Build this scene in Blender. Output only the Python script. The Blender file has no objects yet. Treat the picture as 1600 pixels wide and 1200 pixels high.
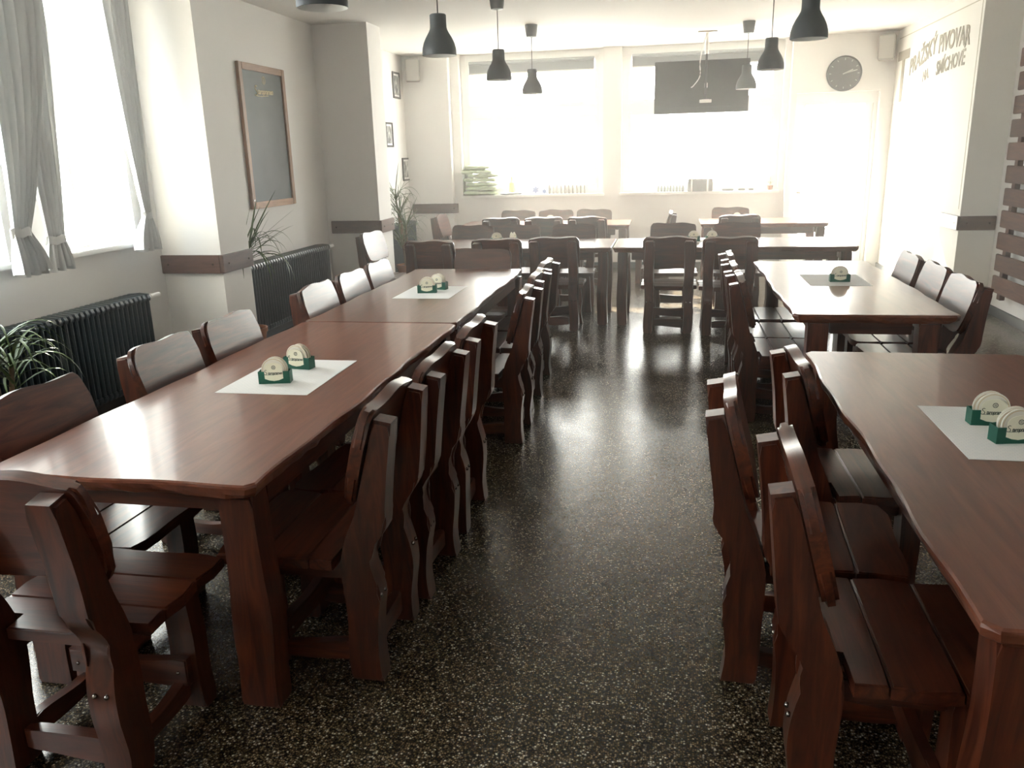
import bpy, bmesh, math, random
from mathutils import Vector, Matrix, Euler, noise

C = bpy.context.scene.collection
scene = bpy.context.scene
PI = math.pi

# ------------------------------------------------------------------ camera
F_PX, PITCH, YAW, ROLL, CAM_Z = 1271.525, 0.274422, 0.193711, -0.0275847, 1.66575
cy, sy, cp, sp = math.cos(YAW), math.sin(YAW), math.cos(PITCH), math.sin(PITCH)
fwd = Vector((-sy * cp, cy * cp, -sp))
right = Vector((cy, sy, 0))
up = right.cross(fwd)
cr, sr = math.cos(ROLL), math.sin(ROLL)
R2 = cr * right + sr * up
U2 = -sr * right + cr * up
cam_data = bpy.data.cameras.new('camera')
cam_data.sensor_width = 36.0
cam_data.lens = F_PX / 1600 * 36.0
cam_data.clip_end = 200
cam = bpy.data.objects.new('camera', cam_data)
cam.matrix_world = Matrix(((R2.x, U2.x, -fwd.x, 0), (R2.y, U2.y, -fwd.y, 0), (R2.z, U2.z, -fwd.z, CAM_Z), (0, 0, 0, 1)))
C.objects.link(cam)
scene.camera = cam

# ------------------------------------------------------------------ world, sun, exposure
SKY_STRENGTH = 9.0
SUN_STRENGTH = 22.0
EXPOSURE = 1.3
VEIL_DENSITY = 0.0185  # density of the haze volume added to imitate lens glare
world = bpy.data.worlds.new('sky')
scene.world = world
world.use_nodes = True
bg = world.node_tree.nodes['Background']
wtc = world.node_tree.nodes.new('ShaderNodeTexCoord')
wdot = world.node_tree.nodes.new('ShaderNodeVectorMath')
wdot.operation = 'DOT_PRODUCT'
wdot.inputs[1].default_value = (0.1, 0.85, 0.35)
wramp = world.node_tree.nodes.new('ShaderNodeValToRGB')
wramp.color_ramp.elements[0].position = 0.0
wramp.color_ramp.elements[0].color = (0.84, 0.92, 1.0, 1)
wramp.color_ramp.elements[1].position = 0.8
wramp.color_ramp.elements[1].color = (1.0, 0.96, 0.91, 1)
world.node_tree.links.new(wtc.outputs['Generated'], wdot.inputs[0])
world.node_tree.links.new(wdot.outputs['Value'], wramp.inputs['Fac'])
world.node_tree.links.new(wramp.outputs['Color'], bg.inputs['Color'])
bg.inputs['Strength'].default_value = SKY_STRENGTH
sun_data = bpy.data.lights.new('sun', 'SUN')
sun_data.energy = SUN_STRENGTH
sun_data.angle = math.radians(0.6)
sun_data.color = (1.0, 0.9, 0.74)
sun = bpy.data.objects.new('sun', sun_data)
sun.rotation_euler = Vector((0.40, -0.72, -0.55)).to_track_quat('-Z', 'Y').to_euler()
C.objects.link(sun)
scene.view_settings.view_transform = 'Standard'
scene.view_settings.look = 'None'
scene.view_settings.gamma = 1
scene.view_settings.use_curve_mapping = False
scene.view_settings.exposure = EXPOSURE
scene.cycles.use_denoising = True
scene.cycles.max_bounces = 10
scene.cycles.diffuse_bounces = 6
scene.cycles.glossy_bounces = 5
scene.cycles.transparent_max_bounces = 12
scene.cycles.volume_bounces = 1
scene.cycles.sample_clamp_indirect = 12.0


def portal(loc, rot, w, h):
    d = bpy.data.lights.new('window_portal', 'AREA')
    d.shape = 'RECTANGLE'
    d.size, d.size_y = w, h
    d.cycles.is_portal = True
    o = bpy.data.objects.new('window_portal', d)
    o.location, o.rotation_euler = loc, rot
    C.objects.link(o)


portal((-2.02, 12.50, 2.09), (-PI / 2, 0, 0), 2.1, 2.0)
portal((0.385, 12.50, 2.09), (-PI / 2, 0, 0), 2.2, 2.0)
portal((2.17, 12.50, 1.17), (-PI / 2, 0, 0), 1.06, 2.33)
LEFT_WINDOWS = [(-1.20, -0.30), (0.25, 1.15), (3.36, 4.25), (4.60, 5.48)]  # first two are out of view, added for the light they let in
for a, b in LEFT_WINDOWS:
    portal((-4.12, (a + b) / 2, 2.0), (0, -PI / 2, 0), 1.75, b - a)


# ------------------------------------------------------------------ materials
def mat(name, color=(0.8, 0.8, 0.8), rough=0.5, metal=0.0, spec=0.5, coat=0.0, coat_rough=0.1):
    m = bpy.data.materials.new(name)
    m.use_nodes = True
    p = m.node_tree.nodes['Principled BSDF']
    p.inputs['Base Color'].default_value = (*color, 1)
    p.inputs['Roughness'].default_value = rough
    p.inputs['Metallic'].default_value = metal
    p.inputs['Specular IOR Level'].default_value = spec
    p.inputs['Coat Weight'].default_value = coat
    p.inputs['Coat Roughness'].default_value = coat_rough
    return m


def nd(m, t, **kw):
    n = m.node_tree.nodes.new(t)
    for k, v in kw.items():
        setattr(n, k, v)
    return n


def lk(m, a, b):
    m.node_tree.links.new(a, b)


def ramp(m, stops):
    r = nd(m, 'ShaderNodeValToRGB')
    e = r.color_ramp.elements
    while len(e) < len(stops):
        e.new(0.5)
    for i, (p, c) in enumerate(stops):
        e[i].position = p
        e[i].color = (*c, 1)
    return r


def wood(name, axis, stops, rough=0.33, coat=0.28, coat_rough=0.12, fine=1.0):
    m = mat(name, rough=rough, coat=coat, coat_rough=coat_rough)
    p = m.node_tree.nodes['Principled BSDF']
    tc = nd(m, 'ShaderNodeTexCoord')
    oi = nd(m, 'ShaderNodeObjectInfo')
    mp = nd(m, 'ShaderNodeMapping')
    s = [9.0 * fine] * 3
    s[axis] = 0.9 * fine
    mp.inputs['Scale'].default_value = s
    add = nd(m, 'ShaderNodeVectorMath', operation='ADD')
    mul = nd(m, 'ShaderNodeMath', operation='MULTIPLY')
    mul.inputs[1].default_value = 37.0
    lk(m, oi.outputs['Random'], mul.inputs[0])
    lk(m, tc.outputs['Object'], mp.inputs['Vector'])
    lk(m, mp.outputs['Vector'], add.inputs[0])
    lk(m, mul.outputs[0], add.inputs[1])
    n1 = nd(m, 'ShaderNodeTexNoise')
    n1.inputs['Scale'].default_value = 2.2
    n1.inputs['Detail'].default_value = 7
    n1.inputs['Roughness'].default_value = 0.62
    n1.inputs['Distortion'].default_value = 1.6
    lk(m, add.outputs[0], n1.inputs['Vector'])
    cr_ = ramp(m, stops)
    lk(m, n1.outputs['Fac'], cr_.inputs['Fac'])
    hsv = nd(m, 'ShaderNodeHueSaturation')
    mr = nd(m, 'ShaderNodeMapRange')
    mr.inputs['To Min'].default_value = 0.78
    mr.inputs['To Max'].default_value = 1.2
    lk(m, oi.outputs['Random'], mr.inputs['Value'])
    lk(m, mr.outputs['Result'], hsv.inputs['Value'])
    lk(m, cr_.outputs['Color'], hsv.inputs['Color'])
    lk(m, hsv.outputs['Color'], p.inputs['Base Color'])
    bp = nd(m, 'ShaderNodeBump')
    bp.inputs['Strength'].default_value = 0.06
    bp.inputs['Distance'].default_value = 0.01
    lk(m, n1.outputs['Fac'], bp.inputs['Height'])
    lk(m, bp.outputs['Normal'], p.inputs['Normal'])
    return m


DARK = [(0.28, (0.018, 0.0042, 0.0022)), (0.5, (0.062, 0.0135, 0.0052)), (0.72, (0.122, 0.029, 0.0105))]
W = [wood('stained_wood_x', 0, DARK), wood('stained_wood_y', 1, DARK), wood('stained_wood_z', 2, DARK)]
TOPS = [(0.25, (0.085, 0.024, 0.012)), (0.5, (0.132, 0.039, 0.019)), (0.75, (0.180, 0.058, 0.029))]
WT = [wood('tabletop_wood_x', 0, TOPS, 0.30, 0.38, 0.09, 0.7), wood('tabletop_wood_y', 1, TOPS, 0.30, 0.38, 0.09, 0.7)]
for wt_ in WT:
    wt_.node_tree.nodes['Principled BSDF'].inputs['Specular IOR Level'].default_value = 0.35
BAND = [(0.25, (0.040, 0.018, 0.013)), (0.5, (0.075, 0.034, 0.024)), (0.75, (0.11, 0.05, 0.034))]
WB = [wood('band_wood_x', 0, BAND, 0.4, 0.1), wood('band_wood_y', 1, BAND, 0.4, 0.1)]
WS = wood('slat_wood', 1, BAND, 0.75, 0.0)
WS.node_tree.nodes['Principled BSDF'].inputs['Specular IOR Level'].default_value = 0.15
FR = [(0.25, (0.20, 0.10, 0.05)), (0.5, (0.30, 0.16, 0.085)), (0.75, (0.38, 0.21, 0.12))]
WF = [wood('frame_wood_x', 0, FR, 0.5, 0), wood('frame_wood_y', 1, FR, 0.5, 0), wood('frame_wood_z', 2, FR, 0.5, 0)]


def plaster(name, c):
    m = mat(name, c, 0.85, spec=0.25)
    p = m.node_tree.nodes['Principled BSDF']
    tc = nd(m, 'ShaderNodeTexCoord')
    n = nd(m, 'ShaderNodeTexNoise')
    n.inputs['Scale'].default_value = 1.3
    n.inputs['Detail'].default_value = 4
    lk(m, tc.outputs['Object'], n.inputs['Vector'])
    r = ramp(m, [(0.3, tuple(x * 0.96 for x in c)), (0.7, c)])
    lk(m, n.outputs['Fac'], r.inputs['Fac'])
    lk(m, r.outputs['Color'], p.inputs['Base Color'])
    n2 = nd(m, 'ShaderNodeTexNoise')
    n2.inputs['Scale'].default_value = 120
    lk(m, tc.outputs['Object'], n2.inputs['Vector'])
    bp = nd(m, 'ShaderNodeBump')
    bp.inputs['Strength'].default_value = 0.05
    lk(m, n2.outputs['Fac'], bp.inputs['Height'])
    lk(m, bp.outputs['Normal'], p.inputs['Normal'])
    return m


M = {}
M['wall'] = plaster('wall_plaster', (0.75, 0.735, 0.715))
M['ceiling'] = plaster('ceiling_plaster', (0.79, 0.78, 0.755))
M['white'] = mat('white_paint', (0.82, 0.82, 0.80), 0.35)
M['black'] = mat('black_plastic', (0.02, 0.02, 0.022), 0.4)
M['dark_grey'] = mat('dark_grey_plastic', (0.07, 0.075, 0.08), 0.45)
M['lamp_grey'] = mat('dark_grey_lacquer', (0.055, 0.065, 0.072), 0.5)
M['lamp_white'] = mat('white_lacquer', (0.8, 0.8, 0.78), 0.5)
M['iron'] = mat('green_black_enamel', (0.010, 0.024, 0.034), 0.35, spec=0.5)
M['chrome'] = mat('bright_steel', (0.7, 0.7, 0.7), 0.2, 1.0)
M['bolt'] = mat('blackened_steel', (0.25, 0.22, 0.2), 0.25, 1.0)
M['paper'] = mat('white_paper', (0.78, 0.77, 0.76), 0.8)
M['green'] = mat('green_card', (0.004, 0.085, 0.052), 0.45)
M['green_in'] = mat('dark_green_card', (0.012, 0.03, 0.024), 0.6)
M['cream'] = mat('cream_card', (0.80, 0.76, 0.60), 0.6)
M['coaster'] = mat('coaster_board', (0.80, 0.76, 0.66), 0.75)
M['coaster_ring'] = mat('coaster_print', (0.62, 0.45, 0.24), 0.75)
M['ink'] = mat('dark_green_ink', (0.015, 0.03, 0.022), 0.6)
M['mural_ink'] = mat('grey_mural_paint', (0.34, 0.31, 0.25), 0.8)
M['mural_ground'] = plaster('mural_ground', (0.78, 0.765, 0.715))
M['mural_line'] = mat('mural_line_paint', (0.45, 0.42, 0.34), 0.8)
M['chalk'] = mat('yellow_chalk', (0.62, 0.54, 0.33), 0.8)
M['leaf'] = mat('leaf_green', (0.06, 0.10, 0.03), 0.45)
M['cane'] = mat('plant_cane', (0.16, 0.11, 0.07), 0.8)
M['terracotta'] = mat('terracotta_clay', (0.30, 0.12, 0.06), 0.75)
M['soil'] = mat('potting_soil', (0.03, 0.02, 0.015), 0.95)
M['clock_face'] = mat('dark_clock_face', (0.09, 0.09, 0.09), 0.4)
M['silver'] = mat('silver_paint', (0.55, 0.55, 0.53), 0.35, 0.5)
M['speaker'] = mat('grey_speaker', (0.30, 0.29, 0.27), 0.6)
M['grille'] = mat('speaker_grille', (0.42, 0.41, 0.38), 0.7)
M['screen'] = mat('tv_back', (0.028, 0.03, 0.034), 0.4)
M['cushion'] = mat('pale_green_cloth', (0.42, 0.50, 0.33), 0.9)
M['yellow'] = mat('pale_yellow', (0.75, 0.62, 0.25), 0.5)
M['blue'] = mat('blue_grey', (0.16, 0.2, 0.38), 0.6)
M['crate'] = mat('grey_crate', (0.14, 0.14, 0.14), 0.6)
M['glassware'] = mat('smoky_bottle', (0.25, 0.27, 0.25), 0.15)
M['blind'] = mat('grey_blind_cloth', (0.30, 0.32, 0.33), 0.8)
M['baseboard'] = mat('grey_skirting', (0.06, 0.065, 0.07), 0.45)
M['paving'] = mat('pale_paving', (0.62, 0.60, 0.56), 0.9)

# chalkboard slate
m = M['slate'] = mat('slate', (0.03, 0.035, 0.038), 0.55)
tc = nd(m, 'ShaderNodeTexCoord')
n = nd(m, 'ShaderNodeTexNoise')
n.inputs['Scale'].default_value = 3
n.inputs['Detail'].default_value = 5
lk(m, tc.outputs['Object'], n.inputs['Vector'])
r = ramp(m, [(0.3, (0.038, 0.044, 0.042)), (0.7, (0.065, 0.072, 0.068))])
lk(m, n.outputs['Fac'], r.inputs['Fac'])
lk(m, r.outputs['Color'], m.node_tree.nodes['Principled BSDF'].inputs['Base Color'])

# framed grey photographs
m = M['photo'] = mat('grey_photograph', (0.4, 0.4, 0.4), 0.4)
tc = nd(m, 'ShaderNodeTexCoord')
oi = nd(m, 'ShaderNodeObjectInfo')
ad = nd(m, 'ShaderNodeVectorMath', operation='ADD')
n = nd(m, 'ShaderNodeTexNoise')
n.inputs['Scale'].default_value = 9
n.inputs['Detail'].default_value = 4
lk(m, tc.outputs['Object'], ad.inputs[0])
lk(m, oi.outputs['Random'], ad.inputs[1])
lk(m, ad.outputs[0], n.inputs['Vector'])
r = ramp(m, [(0.36, (0.05, 0.05, 0.05)), (0.5, (0.3, 0.3, 0.29)), (0.62, (0.6, 0.6, 0.58))])
lk(m, n.outputs['Fac'], r.inputs['Fac'])
lk(m, r.outputs['Color'], m.node_tree.nodes['Principled BSDF'].inputs['Base Color'])

# curtain cloth: diffuse with some light coming through
m = M['curtain'] = bpy.data.materials.new('grey_curtain_cloth')
m.use_nodes = True
nt = m.node_tree
nt.nodes.remove(nt.nodes['Principled BSDF'])
d1 = nd(m, 'ShaderNodeBsdfDiffuse')
d1.inputs['Color'].default_value = (0.70, 0.71, 0.72, 1)
d2 = nd(m, 'ShaderNodeBsdfTranslucent')
d2.inputs['Color'].default_value = (0.50, 0.50, 0.48, 1)
mx = nd(m, 'ShaderNodeMixShader')
mx.inputs[0].default_value = 0.22
lk(m, d1.outputs[0], mx.inputs[1])
lk(m, d2.outputs[0], mx.inputs[2])
lk(m, mx.outputs[0], nt.nodes['Material Output'].inputs['Surface'])

# window glass: clear with a faint reflection
m = M['glass'] = bpy.data.materials.new('window_glass')
m.use_nodes = True
nt = m.node_tree
nt.nodes.remove(nt.nodes['Principled BSDF'])
t_ = nd(m, 'ShaderNodeBsdfTransparent')
t_.inputs['Color'].default_value = (0.96, 0.98, 0.97, 1)
g_ = nd(m, 'ShaderNodeBsdfGlossy')
g_.inputs['Roughness'].default_value = 0.02
lw = nd(m, 'ShaderNodeLayerWeight')
pw = nd(m, 'ShaderNodeMath', operation='POWER')
pw.inputs[1].default_value = 5
lk(m, lw.outputs['Facing'], pw.inputs[0])
fr = nd(m, 'ShaderNodeMath', operation='MULTIPLY_ADD')
fr.inputs[1].default_value = 0.5
fr.inputs[2].default_value = 0.035
lk(m, pw.outputs[0], fr.inputs[0])
mx = nd(m, 'ShaderNodeMixShader')
lk(m, fr.outputs[0], mx.inputs[0])
lk(m, t_.outputs[0], mx.inputs[1])
lk(m, g_.outputs[0], mx.inputs[2])
lk(m, mx.outputs[0], nt.nodes['Material Output'].inputs['Surface'])

# terrazzo floor
m = M['terrazzo'] = mat('terrazzo', (0.05, 0.05, 0.05), 0.22)
p = m.node_tree.nodes['Principled BSDF']
tc = nd(m, 'ShaderNodeTexCoord')
v1 = nd(m, 'ShaderNodeTexVoronoi')
v1.inputs['Scale'].default_value = 150
lk(m, tc.outputs['Object'], v1.inputs['Vector'])
sep = nd(m, 'ShaderNodeSeparateColor')
lk(m, v1.outputs['Color'], sep.inputs[0])
chip = ramp(m, [(0.0, (0.050, 0.033, 0.016)), (0.35, (0.078, 0.053, 0.027)), (0.55, (0.15, 0.105, 0.058)), (0.84, (0.22, 0.16, 0.092)), (0.91, (0.42, 0.35, 0.25)), (1.0, (0.60, 0.53, 0.42))])
lk(m, sep.outputs[0], chip.inputs['Fac'])
edge = ramp(m, [(0.30, (1, 1, 1)), (0.52, (0.25, 0.25, 0.25))])
dm = nd(m, 'ShaderNodeMath', operation='MULTIPLY')
dm.inputs[1].default_value = 1.0
lk(m, v1.outputs['Distance'], dm.inputs[0])
lk(m, dm.outputs[0], edge.inputs['Fac'])
mxc = nd(m, 'ShaderNodeMix', data_type='RGBA', blend_type='MULTIPLY')
mxc.inputs['Factor'].default_value = 1.0
lk(m, chip.outputs['Color'], mxc.inputs['A'])
lk(m, edge.outputs['Color'], mxc.inputs['B'])
lk(m, mxc.outputs['Result'], p.inputs['Base Color'])
nb = nd(m, 'ShaderNodeTexNoise')
nb.inputs['Scale'].default_value = 6
nb.inputs['Detail'].default_value = 3
lk(m, tc.outputs['Object'], nb.inputs['Vector'])
rr = nd(m, 'ShaderNodeMapRange')
rr.inputs['To Min'].default_value = 0.16
rr.inputs['To Max'].default_value = 0.30
lk(m, nb.outputs['Fac'], rr.inputs['Value'])
lk(m, rr.outputs['Result'], p.inputs['Roughness'])


# ------------------------------------------------------------------ mesh helpers
def obj(name, bm, material, parent=None, smooth=None, loc=None, rot=None):
    bmesh.ops.recalc_face_normals(bm, faces=bm.faces)
    if smooth is not None:
        for f in bm.faces:
            f.smooth = True
        for e in bm.edges:
            e.smooth = len(e.link_faces) == 2 and e.calc_face_angle(0) < smooth
    me = bpy.data.meshes.new(name)
    bm.to_mesh(me)
    bm.free()
    for mm in (material if isinstance(material, (list, tuple)) else [material]):
        me.materials.append(mm)
    o = bpy.data.objects.new(name, me)
    C.objects.link(o)
    if parent:
        o.parent = parent
    if loc:
        o.location = loc
    if rot:
        o.rotation_euler = rot
    return o


def meshobj(name, me, material, parent=None, loc=None, rot=None):
    o = bpy.data.objects.new(name, me)
    C.objects.link(o)
    if material and not me.materials:
        me.materials.append(material)
    if parent:
        o.parent = parent
    if loc:
        o.location = loc
    if rot:
        o.rotation_euler = rot
    return o


def tag(o, label, cat, group=None):
    o['label'], o['category'] = label, cat
    if group:
        o['group'] = group
    return o


def empty(name, loc, rz=0.0, label=None, cat=None, group=None):
    o = bpy.data.objects.new(name, None)
    o.empty_display_size = 0.1
    C.objects.link(o)
    o.location = loc
    o.rotation_euler = (0, 0, rz)
    if label:
        tag(o, label, cat, group)
    return o


def struct(o):
    o['kind'] = 'structure'
    return o


def dup(root, loc, rz, label, group, no=()):
    r_ = root.copy()
    C.objects.link(r_)
    r_.location, r_.rotation_euler = loc, (0, 0, rz)
    r_['label'] = label
    if group:
        r_['group'] = group
    for ch in list(root.children):
        if ch.name.split('.')[0] in no:
            continue
        c = ch.copy()
        C.objects.link(c)
        c.parent = r_
        for g in ch.children:
            d = g.copy()
            C.objects.link(d)
            d.parent = c
            for g2 in g.children:
                e = g2.copy()
                C.objects.link(e)
                e.parent = d
    return r_


def box(bm, x0, x1, y0, y1, z0, z1, bevel=0.0):
    geo = bmesh.ops.create_cube(bm, size=1.0, matrix=Matrix.Translation(((x0 + x1) / 2, (y0 + y1) / 2, (z0 + z1) / 2)) @ Matrix.Diagonal((abs(x1 - x0), abs(y1 - y0), abs(z1 - z0), 1)))
    if bevel:
        vs = geo['verts']
        es = list({e for v in vs for e in v.link_edges})
        bmesh.ops.bevel(bm, geom=es, offset=bevel, segments=2, affect='EDGES', clamp_overlap=True)
    return bm


def B():
    return bmesh.new()


def bx(*a, **k):
    return box(B(), *a, **k)


def cyl(bm, p0, p1, r0, r1=None, seg=12):
    p0, p1 = Vector(p0), Vector(p1)
    d = p1 - p0
    q = Vector((0, 0, 1)).rotation_difference(d.normalized()).to_matrix().to_4x4()
    bmesh.ops.create_cone(bm, cap_ends=True, segments=seg, radius1=r0, radius2=r0 if r1 is None else r1, depth=d.length, matrix=Matrix.Translation((p0 + p1) / 2) @ q)
    return bm


def lathe(bm, prof, seg=24, center=(0, 0, 0), cap=False):
    rings = []
    for r_, z in prof:
        rings.append([bm.verts.new((center[0] + r_ * math.cos(2 * PI * k / seg), center[1] + r_ * math.sin(2 * PI * k / seg), center[2] + z)) for k in range(seg)])
    for a, b in zip(rings, rings[1:]):
        for k in range(seg):
            bm.faces.new((a[k], a[(k + 1) % seg], b[(k + 1) % seg], b[k]))
    if cap:
        bm.faces.new(rings[0])
        bm.faces.new(rings[-1])
    return bm


def board(bm, outline, thick, to3, bevel=0.006, seg=2):
    """closed 2-D outline extruded by thick; to3(u, v, w) places it"""
    a = [bm.verts.new(to3(u, v, 0)) for u, v in outline]
    b = [bm.verts.new(to3(u, v, thick)) for u, v in outline]
    fs = [bm.faces.new(a), bm.faces.new(b)]
    nn = len(a)
    for k in range(nn):
        bm.faces.new((a[k], a[(k + 1) % nn], b[(k + 1) % nn], b[k]))
    if bevel:
        es = [e for f in fs for e in f.edges]
        bmesh.ops.bevel(bm, geom=es, offset=bevel, segments=seg, affect='EDGES', clamp_overlap=True)
    return bm


def tube(bm, pts, r, seg=8):
    pts = [Vector(p_) for p_ in pts]
    rings = []
    for i, p_ in enumerate(pts):
        d = (pts[min(i + 1, len(pts) - 1)] - pts[max(i - 1, 0)]).normalized()
        q = Vector((0, 0, 1)).rotation_difference(d)
        rings.append([bm.verts.new(p_ + q @ Vector((r * math.cos(2 * PI * k / seg), r * math.sin(2 * PI * k / seg), 0))) for k in range(seg)])
    for a, b in zip(rings, rings[1:]):
        for k in range(seg):
            bm.faces.new((a[k], a[(k + 1) % seg], b[(k + 1) % seg], b[k]))
    bm.faces.new(rings[0])
    bm.faces.new(rings[-1])
    return bm


def smoothstep_curve(pts, n=4):
    """Catmull-Rom through 2-D points"""
    out = []
    for i in range(len(pts) - 1):
        p0 = pts[max(i - 1, 0)]
        p1, p2 = pts[i], pts[i + 1]
        p3 = pts[min(i + 2, len(pts) - 1)]
        for k in range(n):
            t = k / n
            out.append(tuple(0.5 * (2 * b + (c - a) * t + (2 * a - 5 * b + 4 * c - d) * t * t + (3 * b - a - 3 * c + d) * t ** 3) for a, b, c, d in zip(p0, p1, p2, p3)))
    out.append(pts[-1])
    return out


def text_mesh(body, size, shear=0.0, extrude=0.0004, spacing=1.0):
    cu = bpy.data.curves.new('lettering', 'FONT')
    cu.body, cu.size, cu.shear, cu.extrude = body, size, shear, extrude
    cu.offset = size * 0.022
    cu.space_character = spacing
    cu.resolution_u = 3
    cu.align_x, cu.align_y = 'CENTER', 'CENTER'
    o = bpy.data.objects.new('lettering', cu)
    C.objects.link(o)
    dg = bpy.context.evaluated_depsgraph_get()
    me = bpy.data.meshes.new_from_object(o.evaluated_get(dg))
    bpy.data.objects.remove(o)
    bpy.data.curves.remove(cu)
    me.materials.clear()
    return me


def frame_matrix(origin, xdir, ydir):
    x, y = Vector(xdir).normalized(), Vector(ydir).normalized()
    z = x.cross(y)
    return Matrix(((x.x, y.x, z.x, origin[0]), (x.y, y.y, z.y, origin[1]), (x.z, y.z, z.z, origin[2]), (0, 0, 0, 1)))


# ------------------------------------------------------------------ the room
ZC = 3.08
XL, XR, XM = -3.88, 3.20, 2.86
YB, YF = 12.25, -2.6

struct(obj('floor', bx(XL - 0.35, XR + 0.35, YF - 0.3, YB + 0.35, -0.12, 0.0), M['terrazzo']))
struct(obj('ceiling', bx(XL - 0.35, XR + 0.35, YF - 0.3, YB + 0.35, ZC, ZC + 0.15), M['ceiling']))
bm = B()
ys = [YF - 0.3] + [v for ab in LEFT_WINDOWS for v in ab] + [YB + 0.35]
for k in range(0, len(ys), 2):
    box(bm, XL - 0.32, XL, ys[k], ys[k + 1], 0, ZC)
for a, b in LEFT_WINDOWS:
    box(bm, XL - 0.32, XL, a, b, 0, 1.12)
    box(bm, XL - 0.32, XL, a, b, 2.88, ZC)
struct(obj('wall_left', bm, M['wall']))
W1, W2, DR = (-3.07, -0.97), (-0.71, 1.48), (1.64, 2.70)
bm = B()
box(bm, XL, W1[0], YB, YB + 0.32, 0, ZC)
box(bm, W1[0], W1[1], YB, YB + 0.32, 0, 1.09)
box(bm, W1[1], W2[0], YB, YB + 0.32, 0, ZC)
box(bm, W2[0], W2[1], YB, YB + 0.32, 0, 1.09)
box(bm, W2[1], 1.56, YB, YB + 0.32, 0, ZC)
box(bm, 1.56, DR[0], YB - 0.13, YB + 0.32, 0, ZC)
box(bm, DR[0], DR[1], YB - 0.13, YB + 0.32, 2.36, ZC)
box(bm, DR[1], XR, YB - 0.13, YB + 0.32, 0, ZC)
struct(obj('wall_back', bm, M['wall']))
struct(obj('wall_right', bx(XR, XR + 0.3, YF - 0.3, YB + 0.3, 0, ZC), M['wall']))
struct(obj('wall_front', bx(XL, XR, YF - 0.3, YF, 0, ZC), M['wall']))
for x0, x1, y0, y1 in ((XL, -3.38, 5.76, 6.20), (XL, -3.25, 9.0, 9.42), (XL, -3.20, YB - 0.13, YB), (XL, -3.38, 2.42, 2.86)):
    struct(obj('pillar', bx(x0, x1, y0, y1, 0, ZC), M['wall']))
struct(obj('wall_mural', bx(XM, XR, 9.0, YB - 0.13, 0, ZC), M['mural_ground']))

# grey skirting
bm = B()
box(bm, XR - 0.025, XR, YF, 9.0, 0, 0.085)
box(bm, XM, XR - 0.025, 8.975, 9.0, 0, 0.085)
box(bm, XM - 0.025, XM, 8.975, YB - 0.13, 0, 0.085)
struct(obj('baseboard_right', bm, M['baseboard']))
bm = B()
box(bm, XL, XL + 0.025, YF, 2.42, 0, 0.085)
for a, b in ((2.86, 5.76), (6.20, 9.0), (9.42, YB - 0.13)):
    box(bm, XL, XL + 0.025, a, b, 0, 0.085)
struct(obj('baseboard_left', bm, M['baseboard']))
bm = B()
box(bm, XL + 0.025, -3.2, YB - 0.155, YB - 0.13, 0, 0.085)
box(bm, -3.2, 1.56, YB - 0.025, YB, 0, 0.085)
struct(obj('baseboard_back', bm, M['baseboard']))

# wooden buffer boards on the pillars
bands = [('x', -3.88, -3.38, 5.76, 0.985), ('y', -3.38, 5.73, 6.20, 0.985), ('x', -3.83, -3.25, 9.0, 0.985), ('y', -3.25, 8.97, 9.42, 0.985),
         ('x', -3.83, -3.12, YB - 0.13, 0.985), ('x', XM, 3.19, 9.0, 0.955), ('ym', XM, 8.97, 9.55, 0.955)]
for i, (k, a, b, c, z) in enumerate(bands):
    bm = B()
    if k == 'x':
        box(bm, a, b, c - 0.03, c - 0.001, z - 0.14, z, 0.004)
    elif k == 'y':
        box(bm, a + 0.001, a + 0.03, b, c, z - 0.14, z, 0.004)
    else:
        box(bm, a - 0.03, a - 0.001, b, c, z - 0.14, z, 0.004)
    o = struct(obj('trim_%d' % (i + 1), bm, WB[0] if k == 'x' else WB[1]))
    bm = B()
    if k == 'x':
        for xx in (a + 0.06, b - 0.06):
            cyl(bm, (xx, c - 0.034, z - 0.07), (xx, c - 0.028, z - 0.07), 0.008, 0.008, 8)
    else:
        xx = a + (0.032 if k == 'y' else -0.032)
        for yy in (b + 0.08, c - 0.08):
            cyl(bm, (xx - 0.003, yy, z - 0.07), (xx + 0.003, yy, z - 0.07), 0.008, 0.008, 8)
    obj('screw_head', bm, M['bolt'], o)


# windows
def window_back(n, x0, x1, rail):
    z0, z1 = 1.09, ZC
    f = 0.085
    y0, y1 = YB + 0.13, YB + 0.20
    bm = B()
    box(bm, x0, x0 + f, y0, y1, z0, z1, 0.004)
    box(bm, x1 - f, x1, y0, y1, z0, z1, 0.004)
    box(bm, x0 + f, x1 - f, y0, y1, z1 - f, z1, 0.004)
    box(bm, x0 + f, x1 - f, y0, y1, z0, z0 + f, 0.004)
    w = struct(obj('window_%d' % n, bm, M['white']))
    obj('transom', bx(x0 + f, x1 - f, y0 - 0.01, y1, rail - 0.06, rail + 0.06, bevel=0.004), M['white'], w)
    for a, b in ((rail + 0.06, z1 - f), (z0 + f, rail - 0.06)):
        bm = B()
        g = 0.045
        box(bm, x0 + f, x0 + f + g, y0 - 0.015, y1 - 0.01, a, b, 0.004)
        box(bm, x1 - f - g, x1 - f, y0 - 0.015, y1 - 0.01, a, b, 0.004)
        box(bm, x0 + f + g, x1 - f - g, y0 - 0.015, y1 - 0.01, a, a + g, 0.004)
        box(bm, x0 + f + g, x1 - f - g, y0 - 0.015, y1 - 0.01, b - g, b, 0.004)
        s = obj('sash', bm, M['white'], w)
        obj('pane', bx(x0 + f + g, x1 - f - g, y0 + 0.02, y0 + 0.026, a + g, b - g), M['glass'], s)
    obj('sill', bx(x0 - 0.02, x1 + 0.02, YB - 0.05, y0, z0 - 0.035, z0 + 0.003, bevel=0.006), M['white'], w)
    return w


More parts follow.
